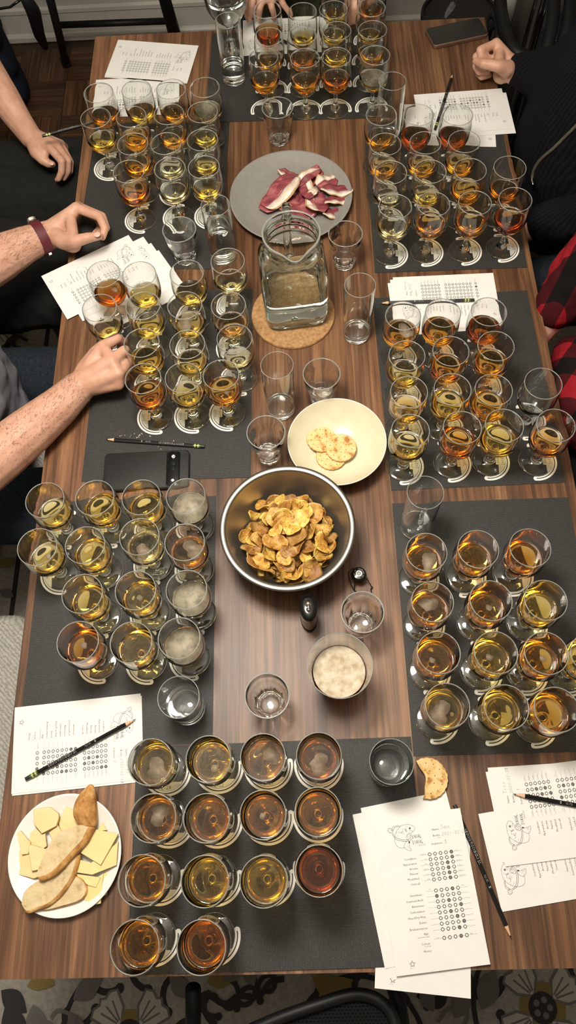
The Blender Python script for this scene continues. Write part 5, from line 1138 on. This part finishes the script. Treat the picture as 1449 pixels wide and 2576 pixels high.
# ---- A: back left, bare arm, hand resting on a dark thigh
mb = MB()
armA = [(-150, 20, 0.86, 0.052), (-60, 140, 0.80, 0.048), (14, 252, 0.745, 0.040), (50, 306, 0.715, 0.033), (78, 345, 0.698, 0.029)]
limb(mb, armA)
hand(mb, (80, 348, 0.697), [(127, 374, 0.702), (142, 366, 0.696), (153, 364, 0.684), (161, 370, 0.668)],
     [[(156, 406, 0.694), (155, 432, 0.674), (147, 450, 0.660)], [(171, 404, 0.684), (170, 430, 0.664), (160, 448, 0.650)], [(177, 408, 0.668), (176, 430, 0.652), (166, 444, 0.642)], [(174, 416, 0.650), (166, 440, 0.640), (143, 452, 0.640)]],
     [(92, 382, 0.694), (108, 402, 0.686), (121, 411, 0.680), (132, 413, 0.674)], 0.027)
wl(mb, [W3(-1.02, 1.62, 0.90, 0.05), W3(-1.10, 1.40, 1.05, 0.07), W3(-1.10, 1.35, 0.7, 0.10)])
pa = organic('person', mb, M['skin'], 0.0028, 5); tag(pa, 'person at back left, bare forearm, hand on dark trousers', 'person')
nail(pa, (129, 411, 0.684), (0.1, -0.2, 1), at(133, 413, .67)-at(121, 411, .67), 1.1)
mb = MB()
for py, zc_ in ((400, 0.545), (470, 0.535)):
    p = at(90, py, zc_+0.06); wl(mb, [W3(-1.18, p.y-0.02, zc_+0.03, 0.105), W3(-0.85, p.y, zc_+0.015, 0.095), W3(-0.38, p.y+0.02, zc_, 0.075), W3(-0.25, p.y+0.02, 0.45, 0.062), W3(-0.25, p.y+0.03, 0.08, 0.045)])
organic('trousers', mb, M['charcoal_cloth'], 0.008, 6, pa, (0.03, 0.09))
mb = MB(); wl(mb, [W3(-1.12, 1.47, 0.62, 0.15), W3(-1.14, 1.45, 0.95, 0.15), W3(-1.16, 1.45, 1.15, 0.13)]); wl(mb, [W3(-1.16, 1.62, 1.15, 0.075), W3(-1.12, 1.72, 0.98, 0.065)])
organic('shirt', mb, M['navy_cloth'], 0.009, 6, pa, (0.03, 0.08))
# ---- B: middle left, wristwatch
mb = MB()
armB = [(-190, 760, 0.80, 0.055), (-90, 704, 0.803, 0.052), (0, 648, 0.803, 0.049), (60, 617, 0.798, 0.039), (120, 592, 0.793, 0.031)]
limb(mb, armB)
hand(mb, (128, 589, 0.793), [(192, 523, 0.826), (197, 521, 0.806), (200, 523, 0.788), (198, 529, 0.773)],
     [[(250, 545, 0.824), (264, 575, 0.816), (258, 597, 0.806)], [(257, 545, 0.802), (267, 573, 0.792), (254, 590, 0.786)], [(256, 548, 0.784), (262, 574, 0.775), (246, 588, 0.771)], [(248, 552, 0.769), (253, 574, 0.764), (238, 586, 0.763)]],
     [(158, 606, 0.806), (186, 608, 0.820), (222, 598, 0.826), (250, 594, 0.820)], 0.029, heel=(182, 612, 0.782, 0.021))
wl(mb, [W3(-0.98, 0.99, 0.82, 0.055), W3(-1.10, 1.12, 1.0, 0.07), W3(-1.12, 1.12, 0.7, 0.10)])
pb_ = organic('person', mb, M['skin'], 0.0028, 5); tag(pb_, 'person at middle left, hairy forearm with red watch strap, loose fist', 'person')
nail(pb_, (244, 590, 0.832), (0.0, -0.25, 1), at(250, 594, .82)-at(222, 598, .82), 1.2)
hairs(pb_, armB[1:], 900, 4)
ax = (P3(armB[4])-P3(armB[3])).normalized(); cw = P3((104, 599, 0.795)); u = ax.cross(Vector((0, 0, 1))).normalized(); wv = u.cross(ax)
Mw = Matrix((u, wv, ax)).transposed().to_4x4(); Mw.translation = cw
watch = empty('wrist_watch', (0, 0, 0)); watch.parent = pb_; watch['label'] = 'dark red strap wristwatch'
prf = [(0.0345, -0.0105), (0.0366, -0.0100), (0.0366, 0.0100), (0.0345, 0.0105)]
MB().lathe(prf, 48).xf(Mw).build('strap', M['burgundy'], watch, True, 40)
mb = MB(); slab(mb, 0.0095, 0.017, 0.006, 0.0, 0.010, 0.002); Mc = Mw @ Matrix.Rotation(PI-0.35, 4, 'Z') @ Matrix.Translation((0.0355, 0, 0)) @ Matrix.Rotation(PI/2, 4, 'Y'); mb.xf(Mc); mb.build('watch_case', M['steel'], watch, True, 40)
mb = MB(); slab(mb, 0.0085, 0.016, 0.005, 0.0, 0.002, 0.0008); mb.xf(Mc @ Matrix.Translation((0, 0, 0.0092))); mb.build('watch_glass', M['black_gloss'], watch, True, 40)
mb = MB().box(-0.003, 0.003, -0.008, 0.008, 0, 0.004); mb.xf(Mw @ Matrix.Rotation(-0.6, 4, 'Z') @ Matrix.Translation((0.0365, 0, 0)) @ Matrix.Rotation(PI/2, 4, 'Y')); mb.build('buckle', M['steel'], watch, False)
mb = MB()
for py, zc_ in ((600, 0.525), (715, 0.52)):
    p = at(100, py, zc_+0.06); wl(mb, [W3(-1.18, p.y-0.01, zc_+0.03, 0.105), W3(-0.85, p.y, zc_+0.015, 0.095), W3(-0.38, p.y+0.01, zc_, 0.078), W3(-0.25, p.y+0.02, 0.45, 0.062), W3(-0.25, p.y+0.02, 0.08, 0.045)])
organic('trousers', mb, M['black_cloth'], 0.008, 6, pb_, (0.03, 0.09))
mb = MB(); wl(mb, [W3(-1.16, 1.05, 0.62, 0.15), W3(-1.18, 1.08, 0.95, 0.15), W3(-1.20, 1.10, 1.15, 0.13)])
organic('shirt', mb, M['black_cloth'], 0.009, 6, pb_, (0.03, 0.08))
# ---- C: front left, grey T-shirt, holding a stem
mb = MB()
armC = [(-190, 1275, 0.82, 0.056), (-100, 1222, 0.815, 0.054), (0, 1146, 0.806, 0.050), (75, 1084, 0.800, 0.046), (145, 1026, 0.796, 0.039), (196, 978, 0.793, 0.033)]
limb(mb, armC)
hand(mb, (204, 970, 0.795), [(259, 872, 0.832), (282, 908, 0.836), (298, 940, 0.824), (298, 968, 0.804)],
     [[(294, 851, 0.828), (308, 860, 0.806), (303, 874, 0.790)], [(313, 882, 0.830), (322, 893, 0.804), (312, 902, 0.788)], [(321, 916, 0.814), (326, 926, 0.792), (314, 932, 0.780)], [(309, 953, 0.792), (315, 952, 0.776), (306, 948, 0.770)]],
     [(214, 930, 0.806), (238, 890, 0.798), (262, 864, 0.786), (283, 860, 0.778)], 0.031, (0.0108, 0.0108, 0.0102, 0.0090))
wl(mb, [W3(-0.86, 0.66, 0.84, 0.056), W3(-0.98, 0.80, 1.02, 0.07), W3(-1.0, 0.9, 0.75, 0.10)])
pc_ = organic('person', mb, M['skin'], 0.003, 5); tag(pc_, 'person at front left in grey T-shirt, gripping a glass stem', 'person')
hairs(pc_, armC[1:], 1300, 8, 0.010)
mb = MB(); wl(mb, [W3(-0.74, 0.86, 0.64, 0.150), W3(-0.74, 0.88, 0.80, 0.145), W3(-0.80, 0.88, 0.95, 0.145), W3(-1.0, 0.88, 1.18, 0.13)]); wl(mb, [W3(-1.0, 0.78, 1.15, 0.085), W3(-0.97, 0.72, 1.03, 0.078)])
organic('tshirt', mb, M['grey_cloth'], 0.008, 6, pc_, (0.035, 0.07))
mb = MB()
for py, zc_ in ((930, 0.530), (1250, 0.520)):
    p = at(90, py, zc_+0.06); wl(mb, [W3(-1.05, p.y-0.01, zc_+0.03, 0.10), W3(-0.80, p.y, zc_+0.01, 0.092), W3(-0.38, p.y+0.005, zc_, 0.076), W3(-0.25, p.y+0.02, 0.45, 0.062), W3(-0.25, p.y+0.02, 0.08, 0.045)])
organic('jeans', mb, M['jeans'], 0.008, 6, pc_, (0.02, 0.09))
# ---- D: back right, black zip sweater, fist on the table
mb = MB()
limb(mb, [(1400, 190, 0.83, 0.045), (1340, 182, 0.812, 0.037), (1296, 178, 0.802, 0.0305)])
hand(mb, (1290, 176, 0.802), [(1248, 110, 0.836), (1244, 116, 0.816), (1243, 128, 0.797), (1246, 143, 0.780)],
     [[(1208, 126, 0.838), (1211, 142, 0.828), (1235, 146, 0.818)], [(1198, 143, 0.814), (1205, 163, 0.806), (1228, 166, 0.802)], [(1197, 166, 0.792), (1205, 181, 0.786), (1228, 180, 0.784)], [(1203, 184, 0.772), (1211, 195, 0.769), (1232, 190, 0.770)]],
     [(1274, 174, 0.822), (1254, 167, 0.836), (1216, 160, 0.838), (1197, 154, 0.830)], 0.029, heel=(1262, 188, 0.785, 0.021))
limb(mb, [(1455, 548, 0.72, 0.040), (1400, 558, 0.70, 0.036), (1352, 568, 0.69, 0.031), (1312, 576, 0.675, 0.029)])
mb.cone(at(1312, 576, 0.675), 0.030, at(1272, 588, 0.655), 0.024); mb.cone(at(1272, 588, .655), 0.024, at(1225, 602, .645), 0.013)
wl(mb, [W3(0.80, 1.735, 0.87, 0.045), W3(1.05, 1.60, 1.02, 0.06), W3(1.0, 1.45, 0.9, 0.08), W3(0.75, 1.2, 0.8, 0.045), W3(0.62, 1.17, 0.73, 0.04)])
pd_ = organic('person', mb, M['skin'], 0.003, 5); tag(pd_, 'person at back right in black zip sweater, fist on the table', 'person')
mb = MB()
limb(mb, [(1310, 179, 0.803, 0.040), (1330, 182, 0.808, 0.047), (1390, 194, 0.822, 0.066), (1470, 212, 0.845, 0.070), (1560, 245, 0.92, 0.078)])
wl(mb, [W3(0.72, 1.52, 0.56, 0.155), W3(0.70, 1.54, 0.72, 0.165), W3(0.72, 1.55, 0.86, 0.155), W3(0.92, 1.50, 1.05, 0.15), W3(1.06, 1.48, 1.2, 0.13)])
wl(mb, [W3(1.12, 1.64, 1.12, 0.085), W3(1.00, 1.70, 0.98, 0.078), W3(0.80, 1.735, 0.88, 0.070)]); wl(mb, [W3(1.08, 1.36, 1.12, 0.085), W3(0.95, 1.26, 0.92, 0.075), W3(0.78, 1.23, 0.80, 0.062)])
limb(mb, [(1368, 563, 0.70, 0.044), (1400, 556, 0.71, 0.050), (1460, 543, 0.74, 0.056), (1520, 525, 0.78, 0.062)])
sw = organic('sweater', mb, M['knit'], 0.007, 6, pd_, (0.016, 0.07))
# zip laid on the evaluated surface of the sweater
dg = bpy.context.evaluated_depsgraph_get(); dg.update(); ev = sw.evaluated_get(dg)
def drape(px, py):
    o_ = Vector((0, 0, CAMZ)); d_ = ray(px, py).normalized(); hit, loc, nr, _ = ev.ray_cast(o_, d_); return (loc, nr) if hit else (None, None)
L = []
for q in smoothpath([(1455, 310), (1425, 341), (1393, 373), (1362, 400), (1345, 425), (1340, 446)], 8):
    loc, nr = drape(*q)
    if loc: L.append(loc+nr*0.0015)
if len(L) > 3:
    MB().tube(L, 0.0042, 8).build('zip_tape', M['zip'], pd_)
    pl = L[-1]; MB().ellipsoid(pl+Vector((-0.002, -0.012, 0.002)), 0.0045, 0.014, 0.003, 12, 8).build('zip_pull', M['chrome'], pd_)
mb = MB()
for py, zc_ in ((500, 0.53), (690, 0.53)):
    p = at(1400, py, zc_+0.06); wl(mb, [W3(1.02, p.y, zc_+0.03, 0.105), W3(0.80, p.y-0.01, zc_+0.02, 0.095), W3(0.40, p.y-0.01, zc_, 0.078), W3(0.25, p.y, 0.45, 0.062), W3(0.25, p.y, 0.08, 0.045)])
organic('jeans', mb, M['jeans'], 0.008, 6, pd_, (0.02, 0.09))
# ---- E: middle right, red and black plaid shirt
mb = MB()
limb(mb, [(1500, 640, 0.86, 0.045), (1400, 775, 0.735, 0.040), (1368, 815, 0.705, 0.035), (1335, 862, 0.672, 0.029), (1310, 895, 0.66, 0.027)])
mb.cone(at(1310, 895, .66), 0.027, at(1270, 930, .65), 0.02); mb.cone(at(1270, 930, .65), 0.018, at(1235, 965, .645), 0.011)
wl(mb, [W3(0.80, 1.06, 0.92, 0.05), W3(0.95, 0.95, 1.0, 0.08), W3(0.95, 0.85, 0.8, 0.1)])
pe_ = organic('person', mb, M['skin'], 0.003, 5); tag(pe_, 'person at middle right in red and black plaid shirt', 'person')
mb = MB()
limb(mb, [(1402, 772, 0.742, 0.050), (1412, 760, 0.752, 0.054), (1450, 708, 0.80, 0.060), (1520, 615, 0.89, 0.065)])
wl(mb, [W3(0.72, 0.76, 0.60, 0.14), W3(0.73, 0.78, 0.76, 0.145), W3(0.82, 0.82, 0.98, 0.15), W3(0.98, 0.85, 1.18, 0.13)])
wl(mb, [W3(0.70, 0.74, 0.62, 0.075), W3(0.66, 0.70, 0.60, 0.060), W3(0.80, 0.78, 0.62, 0.10)]); wl(mb, [W3(0.98, 0.98, 1.12, 0.085), W3(0.90, 1.04, 1.0, 0.075), W3(0.80, 1.06, 0.92, 0.068)])
limb(mb, [(1452, 905, 0.665, 0.055), (1452, 960, 0.675, 0.062), (1468, 1060, 0.675, 0.062)]); limb(mb, [(1452, 960, 0.675, 0.062), (1540, 960, 0.70, 0.09)])
organic('plaid_shirt', mb, M['plaid'], 0.007, 6, pe_, (0.020, 0.06))
mb = MB()
for y_ in (0.93, 0.74): wl(mb, [W3(1.0, y_, 0.53, 0.10), W3(0.78, y_, 0.52, 0.088), W3(0.40, y_, 0.515, 0.074), W3(0.25, y_, 0.45, 0.062), W3(0.25, y_, 0.08, 0.045)])
organic('trousers', mb, M['black_cloth'], 0.008, 6, pe_, (0.02, 0.09))
# ---- F: far end, olive jacket, both hands behind the glasses
mb = MB()
limb(mb, [(700, -170, 0.95, 0.042), (690, -110, 0.90, 0.036), (676, -62, 0.865, 0.029)])
hand(mb, (675, -58, 0.865), [(640, -14, 0.838), (660, -6, 0.842), (682, -6, 0.838), (702, -12, 0.828)],
     [[(632, 14, 0.822), (630, 34, 0.800), (626, 50, 0.780)], [(652, 20, 0.826), (650, 40, 0.802), (648, 54, 0.782)], [(684, 18, 0.822), (690, 36, 0.800), (690, 50, 0.782)], [(712, 10, 0.812), (724, 26, 0.795), (730, 38, 0.780)]],
     [(650, -40, 0.85), (626, -10, 0.83), (620, 15, 0.81), (622, 40, 0.785)], 0.026)
limb(mb, [(925, -170, 0.95, 0.042), (922, -110, 0.90, 0.036), (915, -66, 0.865, 0.029)])
hand(mb, (914, -62, 0.865), [(925, -14, 0.832), (908, -8, 0.840), (892, -8, 0.840), (878, -14, 0.832)],
     [[(926, 18, 0.815), (920, 36, 0.795), (910, 48, 0.782)], [(904, 20, 0.824), (898, 40, 0.800), (892, 54, 0.782)], [(888, 20, 0.822), (882, 42, 0.798), (880, 58, 0.780)], [(876, 12, 0.815), (872, 36, 0.795), (874, 52, 0.780)]],
     [(932, -36, 0.845), (938, -8, 0.825), (934, 16, 0.808), (926, 34, 0.79)], 0.026)
wl(mb, [W3(-0.06, 2.16, 0.98, 0.045), W3(-0.15, 2.42, 1.1, 0.06), W3(0.0, 2.48, 0.95, 0.09), W3(0.22, 2.42, 1.1, 0.06), W3(0.19, 2.16, 0.98, 0.045)])
pf_ = organic('person', mb, M['skin'], 0.0032, 5); tag(pf_, 'person at the far end in olive jacket, hands behind the glasses', 'person')
mb = MB()
limb(mb, [(683, -88, 0.885, 0.040), (694, -130, 0.92, 0.052), (700, -190, 0.97, 0.060)]); limb(mb, [(918, -88, 0.885, 0.040), (922, -130, 0.92, 0.052), (925, -190, 0.97, 0.060)])
wl(mb, [W3(0.03, 2.30, 0.60, 0.145), W3(0.03, 2.32, 0.80, 0.145), W3(0.03, 2.42, 1.0, 0.15), W3(0.03, 2.46, 1.15, 0.15)]); wl(mb, [W3(-0.14, 2.44, 1.12, 0.08), W3(-0.09, 2.2, 1.0, 0.065)]); wl(mb, [W3(0.20, 2.44, 1.12, 0.08), W3(0.20, 2.2, 1.0, 0.065)])
organic('jacket', mb, M['green_cloth'], 0.008, 6, pf_, (0.025, 0.07))
mb = MB()
for x_ in (-0.08, 0.16): wl(mb, [W3(x_, 2.48, 0.53, 0.105), W3(x_+0.02, 2.2, 0.53, 0.095), W3(x_, 1.85, 0.52, 0.078), W3(x_, 1.74, 0.45, 0.06), W3(x_, 1.74, 0.08, 0.045)])
organic('jeans', mb, M['jeans'], 0.008, 6, pf_, (0.02, 0.09))
# ================================================================== furniture and things on the floor
M['seat_cloth'] = mat('cream_herringbone', (0.45, 0.43, 0.38), 0.95, spec=0.1); t = NT(M['seat_cloth']); v = t.coords((1, 1, 1))
w1 = t.n('ShaderNodeTexWave', wave_type='BANDS', bands_direction='DIAGONAL', i_Scale=60.0, i_Distortion=4.0); t.l(v, w1.inputs['Vector']); w1.inputs['Detail Scale'].default_value = 2.0
t.color(t.mix(0.5, t.ramp(w1.outputs[1], [(0.2, (0.25, 0.235, 0.205)), (0.8, (0.50, 0.48, 0.43))]), t.ramp(t.noise(v, 260, 3), [(0.35, (0.26, 0.25, 0.22)), (0.65, (0.50, 0.48, 0.43))]))); t.bump(w1.outputs[1], 0.4, 0.0015)
def cream_chair(y0, y1, words, x0=-1.12, x1=-0.60):
    root = empty('upholstered_chair', ((x0+x1)/2, (y0+y1)/2, 0)); tag(root, words, 'chair', 'cream upholstered chairs')
    hx, hy = (x1-x0)/2, (y1-y0)/2; mb = MB(); slab(mb, hx, hy, 0.05, 0.395, 0.475, 0.018); mb.build('seat', M['seat_cloth'], root, True, 60)
    mb = MB(); slab(mb, 0.035, hy, 0.02, 0.47, 0.92, 0.02); o = mb.build('backrest', M['seat_cloth'], root, True, 60); o.location = (-hx+0.03, 0, 0)
    for sx, sy in ((1, 1), (1, -1), (-1, 1), (-1, -1)):
        MB().tube([(sx*(hx-0.05), sy*(hy-0.05), 0.40), (sx*(hx-0.02), sy*(hy-0.02), 0.014)], [0.022, 0.014], 10).build('leg', M['chair_wood'], root)
s1 = at(30, 1352, 0.44).y; s2t = at(30, 1542, 0.475).y
cream_chair(s1, s1+0.47, 'cream woven chair under the person in grey T-shirt')
cream_chair(s2t-0.50, s2t, 'empty cream herringbone chair at the near left table side')
s3 = at(5, 757, 0.45).y; cream_chair(s3, s3+0.47, 'cream chair under the person with the wristwatch', -1.22, -0.66)
# folding chair by the back wall
fc = empty('folding_chair', (-0.75, 2.95, 0)); tag(fc, 'black tubular folding chair against the back wall', 'chair')
def rl(p, root): return (p.x-root.location.x, p.y-root.location.y, p.z-root.location.z)
def bar(root, name, pts, r, m='black_metal'): return MB().tube([rl(p, root) for p in pts], r, 12).build(name, M[m], root)
a = at(166, 158, 0.012); b = at(124, -12, 0.43); bar(fc, 'leg', [a, b], 0.0145)
MB().lathe([(0.013, 0), (0.018, 0.002), (0.018, 0.035), (0.015, 0.04)], 16, cap0=True, cap1=True).build('rubber_foot', M['black_plastic'], fc).location = rl(a-Vector((0, 0, 0.012)), fc)
a2 = Vector((at(157, 93, 0.012).x, 3.045, 0.012)); bar(fc, 'leg', [a2, at(126, 0, 0.40)], 0.0145)
c2 = at(436, 100, 0.012); c3 = at(407, -12, 0.43); bar(fc, 'leg', [c2, c3], 0.0145)
bar(fc, 'leg', [Vector((c2.x+0.02, 3.045, 0.012)), c3+Vector((0.01, 0.02, -0.02))], 0.0145)
bar(fc, 'crossbar', [at(149, 63, 0.165), at(416, 53, 0.165)], 0.0120)
MB().box(-0.19, 0.19, -0.17, 0.15, 0.44, 0.465).build('seat', M['black_plastic'], fc, False)
# dark navy bag on the parquet
bgp = at(70, 262, 0.0); nb = empty('shoulder_bag', (bgp.x-0.16, bgp.y+0.03, 0)); tag(nb, 'dark navy bag with black strap on the parquet floor', 'bag')
mb = MB()
for k in range(5):
    z = 0.06+k*0.11; mb.cone((-0.20, 0.10, z), 0.075, (0.12-0.012*k, -0.03, z), 0.07)
    mb.cone((-0.20, 0.10, z), 0.075, (-0.26, 0.22, z), 0.07); mb.cone((0.12-0.012*k, -0.03, z), 0.07, (0.02, 0.2, z), 0.07)
organic('bag_body', mb, M['navy_cloth'], 0.01, 8, nb, (0.02, 0.12))
MB().tube([rl(q, nb) for q in (at(62, -10, 0.52), at(84, 30, 0.44), at(98, 85, 0.30), at(114, 118, 0.20))], [0.018, 0.024, 0.020, 0.012], 10).build('strap', M['black_plastic'], nb)
MB().tube([rl(q, nb) for q in (at(0, 22, 0.50), at(25, 18, 0.51), at(50, 0, 0.53))], 0.004, 8).build('piping', M['black_gloss'], nb)
# near end: black mesh chair
mc = empty('mesh_chair', (0.12, -0.42, 0)); tag(mc, 'black mesh backed chair tucked at the near end', 'chair')
ZB = 0.66
fr = [at(px, py, ZB) for px, py in ((600, 2606), (700, 2562), (800, 2527), (880, 2503), (930, 2506), (968, 2528), (990, 2562), (1003, 2620))]
fr = [p+Vector((0, 0, 0.0)) for p in fr]
pth = [rl(Vector(p), mc) for p in smoothpath([tuple(p) for p in fr], 5)]
MB().tube(pth, 0.0095, 12).build('back_frame', M['black_metal'], mc)
# mesh panel inside the frame, dropping away from the table
mb = MB(); lo = [(p[0]*0.96, p[1]-0.30, p[2]-0.06) for p in pth]; n = len(pth)
cn_ = [(p[0], p[1]-0.004, p[2]-0.004) for p in pth]
mb.add(cn_+lo, [(i, i+1, n+i+1, n+i) for i in range(n-1)])
mm = mat('black_mesh_fabric', (0.012, 0.012, 0.011), 0.9, spec=0.1); t = NT(mm); v = t.coords((1, 1, 1)); bk = t.n('ShaderNodeTexBrick', offset=0.5); t.l(v, bk.inputs['Vector'])
for k_, vv in (('Scale', 1.0), ('Brick Width', 0.006), ('Row Height', 0.0048), ('Mortar Size', 0.0011)): bk.inputs[k_].default_value = vv
bk.inputs['Color1'].default_value = (0.003, 0.003, 0.003, 1); bk.inputs['Color2'].default_value = (0.004, 0.004, 0.004, 1); bk.inputs['Mortar'].default_value = (0.012, 0.0118, 0.011, 1); t.color(bk.outputs[0]); M['mesh'] = mm
mb.build('mesh_panel', M['mesh'], mc)
bar(mc, 'post', [at(486, 2486, 0.60), at(486, 2640, 0.52)], 0.0130)
bar(mc, 'post', [at(984, 2462, 0.55), at(1004, 2530, 0.55), at(1022, 2640, 0.5)], 0.0130)
for sx in (-0.22, 0.20):
    MB().tube([(sx, -0.05, 0.40), (sx, -0.02, 0.016)], 0.013, 10).build('leg', M['black_metal'], mc); MB().tube([(sx, -0.40, 0.40), (sx, -0.45, 0.016)], 0.013, 10).build('leg', M['black_metal'], mc)
MB().box(-0.21, 0.19, -0.42, -0.04, 0.40, 0.425).build('seat', M['black_plastic'], mc, False)
# far right: plant pot, bottle, bin and tub
M['soil'] = noisy('dark_soil', (0.006, 0.005, 0.004), (0.028, 0.022, 0.016), 160, 0.95, 0.9, 0.006, lo=0.45, hi=0.75)
pp = at(1155, 22, 0.42); pot = empty('plant_pot', (pp.x, pp.y-0.02, 0)); tag(pot, 'round black plant pot of dark soil by the back wall', 'pot')
MB().lathe([(0.085, 0.0), (0.095, 0.01), (0.118, 0.40), (0.126, 0.405), (0.126, 0.42), (0.118, 0.42), (0.113, 0.39)], 48, cap0=True).build('pot_body', M['black_plastic'], pot, True, 40)
mb = MB(); n = 24
mb.lathe([(0.1165, 0.410), (0.09, 0.418), (0.05, 0.414), (0.001, 0.420)], n, cap1=True); mb.build('soil', M['soil'], pot)
M['leaf_glass'] = mat('grey_crystal', (0.10, 0.11, 0.12), 0.25, spec=0.7)
q0 = at(1136, 8, 0.415); q1 = at(1120, 50, 0.41); o = MB().tube(smoothpath([q0, q0.lerp(q1, 0.35)+Vector((0.008, 0, 0.006)), q0.lerp(q1, 0.7), q1], 4), [0.004, 0.007, 0.010, 0.012, 0.013, 0.012, 0.013, 0.011, 0.011, 0.009, 0.008, 0.006, 0.003], 7).build('crystal', M['leaf_glass'], None, False); tag(o, 'long greyish crystal lying on the soil in the pot', 'crystal')
bp_ = at(1284, 70, 0.30); bt = empty('spray_bottle', (bp_.x-0.035, bp_.y-0.03, 0.0)); tag(bt, 'white bottle with green ribbed neck behind the fist', 'bottle')
M['white_plastic'] = noisy('white_plastic', (0.33, 0.31, 0.27), (0.40, 0.38, 0.33), 40, 0.4); M['green_plastic'] = mat('green_plastic', (0.008, 0.05, 0.028), 0.4)
MB().lathe([(0.030, 0), (0.032, 0.01), (0.032, 0.24), (0.022, 0.28)], 24, cap0=True, cap1=True).build('bottle_body', M['green_plastic'], bt, True, 40)
MB().lathe([(0.020, 0.28), (0.022, 0.282)]+[(0.022+0.0025*(i % 2), 0.286+0.006*i) for i in range(6)]+[(0.02, 0.33)], 24, cap1=True).build('ribbed_neck', M['green_plastic'], bt)
MB().lathe([(0.024, 0.325), (0.027, 0.33), (0.027, 0.42), (0.022, 0.44)], 24, cap0=True, cap1=True).build('cap', M['white_plastic'], bt, True, 40)
st = empty('steel_cabinet', (0, 0, 0)); tag(st, 'grey steel cabinet with chrome edge at the far right', 'cabinet')
M['dull_steel'] = noisy('dull_steel', (0.075, 0.070, 0.060), (0.10, 0.094, 0.082), 6, 0.35, metal=0.0, spec=0.6) if False else mat('dull_steel', (0.085, 0.080, 0.070), 0.4, 0.3)
cl = at(1312, 132, 0.35); cxw = cl.x
MB().box(cxw, cxw+0.62, cl.y, cl.y+0.30, 0.0, 1.0).build('cabinet_body', M['dull_steel'], st, False)
for dx in (0.0, 0.022, 0.036): MB().tube([(cxw+dx, cl.y-0.004, 0.02), (cxw+dx, cl.y-0.004, 1.0)], 0.006, 10).build('chrome_strip', M['chrome'], st)
tb = at(1375, 90, 0.40); tub = empty('plastic_tub', (at(1412, 40, 0.36).x, cl.y-0.06, 0.0)); tag(tub, 'clear bluish plastic tub in front of the steel cabinet', 'tub')
M['tub'] = mat('bluish_plastic', (0.035, 0.045, 0.075), 0.2, spec=0.6)
mb = MB(); slab(mb, 0.12, 0.045, 0.03, 0.25, 0.47, 0.006); mb.build('tub_body', M['tub'], tub, True, 40)
MB().tube([(x, y-0.0, 0.30) for x, y in rrect(0.122, 0.047, 0.03)]+[(0.122, -0.017, 0.30)], 0.005, 8).build('rim', M['tub'], tub)
MB().tube([(x, -0.047, z) for x, z in [(p, q+0.36) for p, q in rrect(0.112, 0.10, 0.03)]]+[(0.112, -0.047, 0.29)], 0.004, 8).build('lid_seal', M['chrome'], tub)
MB().box(-0.11, 0.11, -0.04, 0.04, 0.0, 0.25).build('stand', M['black_plastic'], tub, False)
# black chair behind the person in the sweater
bc = empty('black_chair', (0.86, 2.02, 0)); tag(bc, 'black chair with curved frame behind the fist', 'chair')
for q in ([(1258, -10, 0.55), (1262, 40, 0.55), (1276, 92, 0.54), (1300, 132, 0.53), (1345, 148, 0.52)], [(1395, -10, 0.62), (1388, 60, 0.60), (1372, 140, 0.56)], [(1436, -10, 0.62), (1428, 60, 0.60), (1405, 140, 0.56)]):
    MB().tube(smoothpath([rl(at(*p), bc) for p in q], 5), 0.019, 12).build('frame_tube', M['black_metal'], bc)
MB().tube(smoothpath([rl(at(*p), bc) for p in [(1222, 95, 0.50), (1221, 60, 0.50), (1228, 42, 0.50), (1242, 40, 0.50), (1250, 55, 0.50), (1252, 100, 0.5)]], 5), 0.010, 10).build('armrest_loop', M['black_plastic'], bc)
MB().box(-0.05, 0.35, -0.30, 0.10, 0.43, 0.46).build('seat', M['black_plastic'], bc, False)
for x_, y_ in ((-0.03, -0.28), (0.33, -0.28), (-0.03, 0.08), (0.33, 0.08)): MB().tube([(x_, y_, 0.44), (x_, y_, 0.012)], 0.013, 10).build('leg', M['black_metal'], bc)
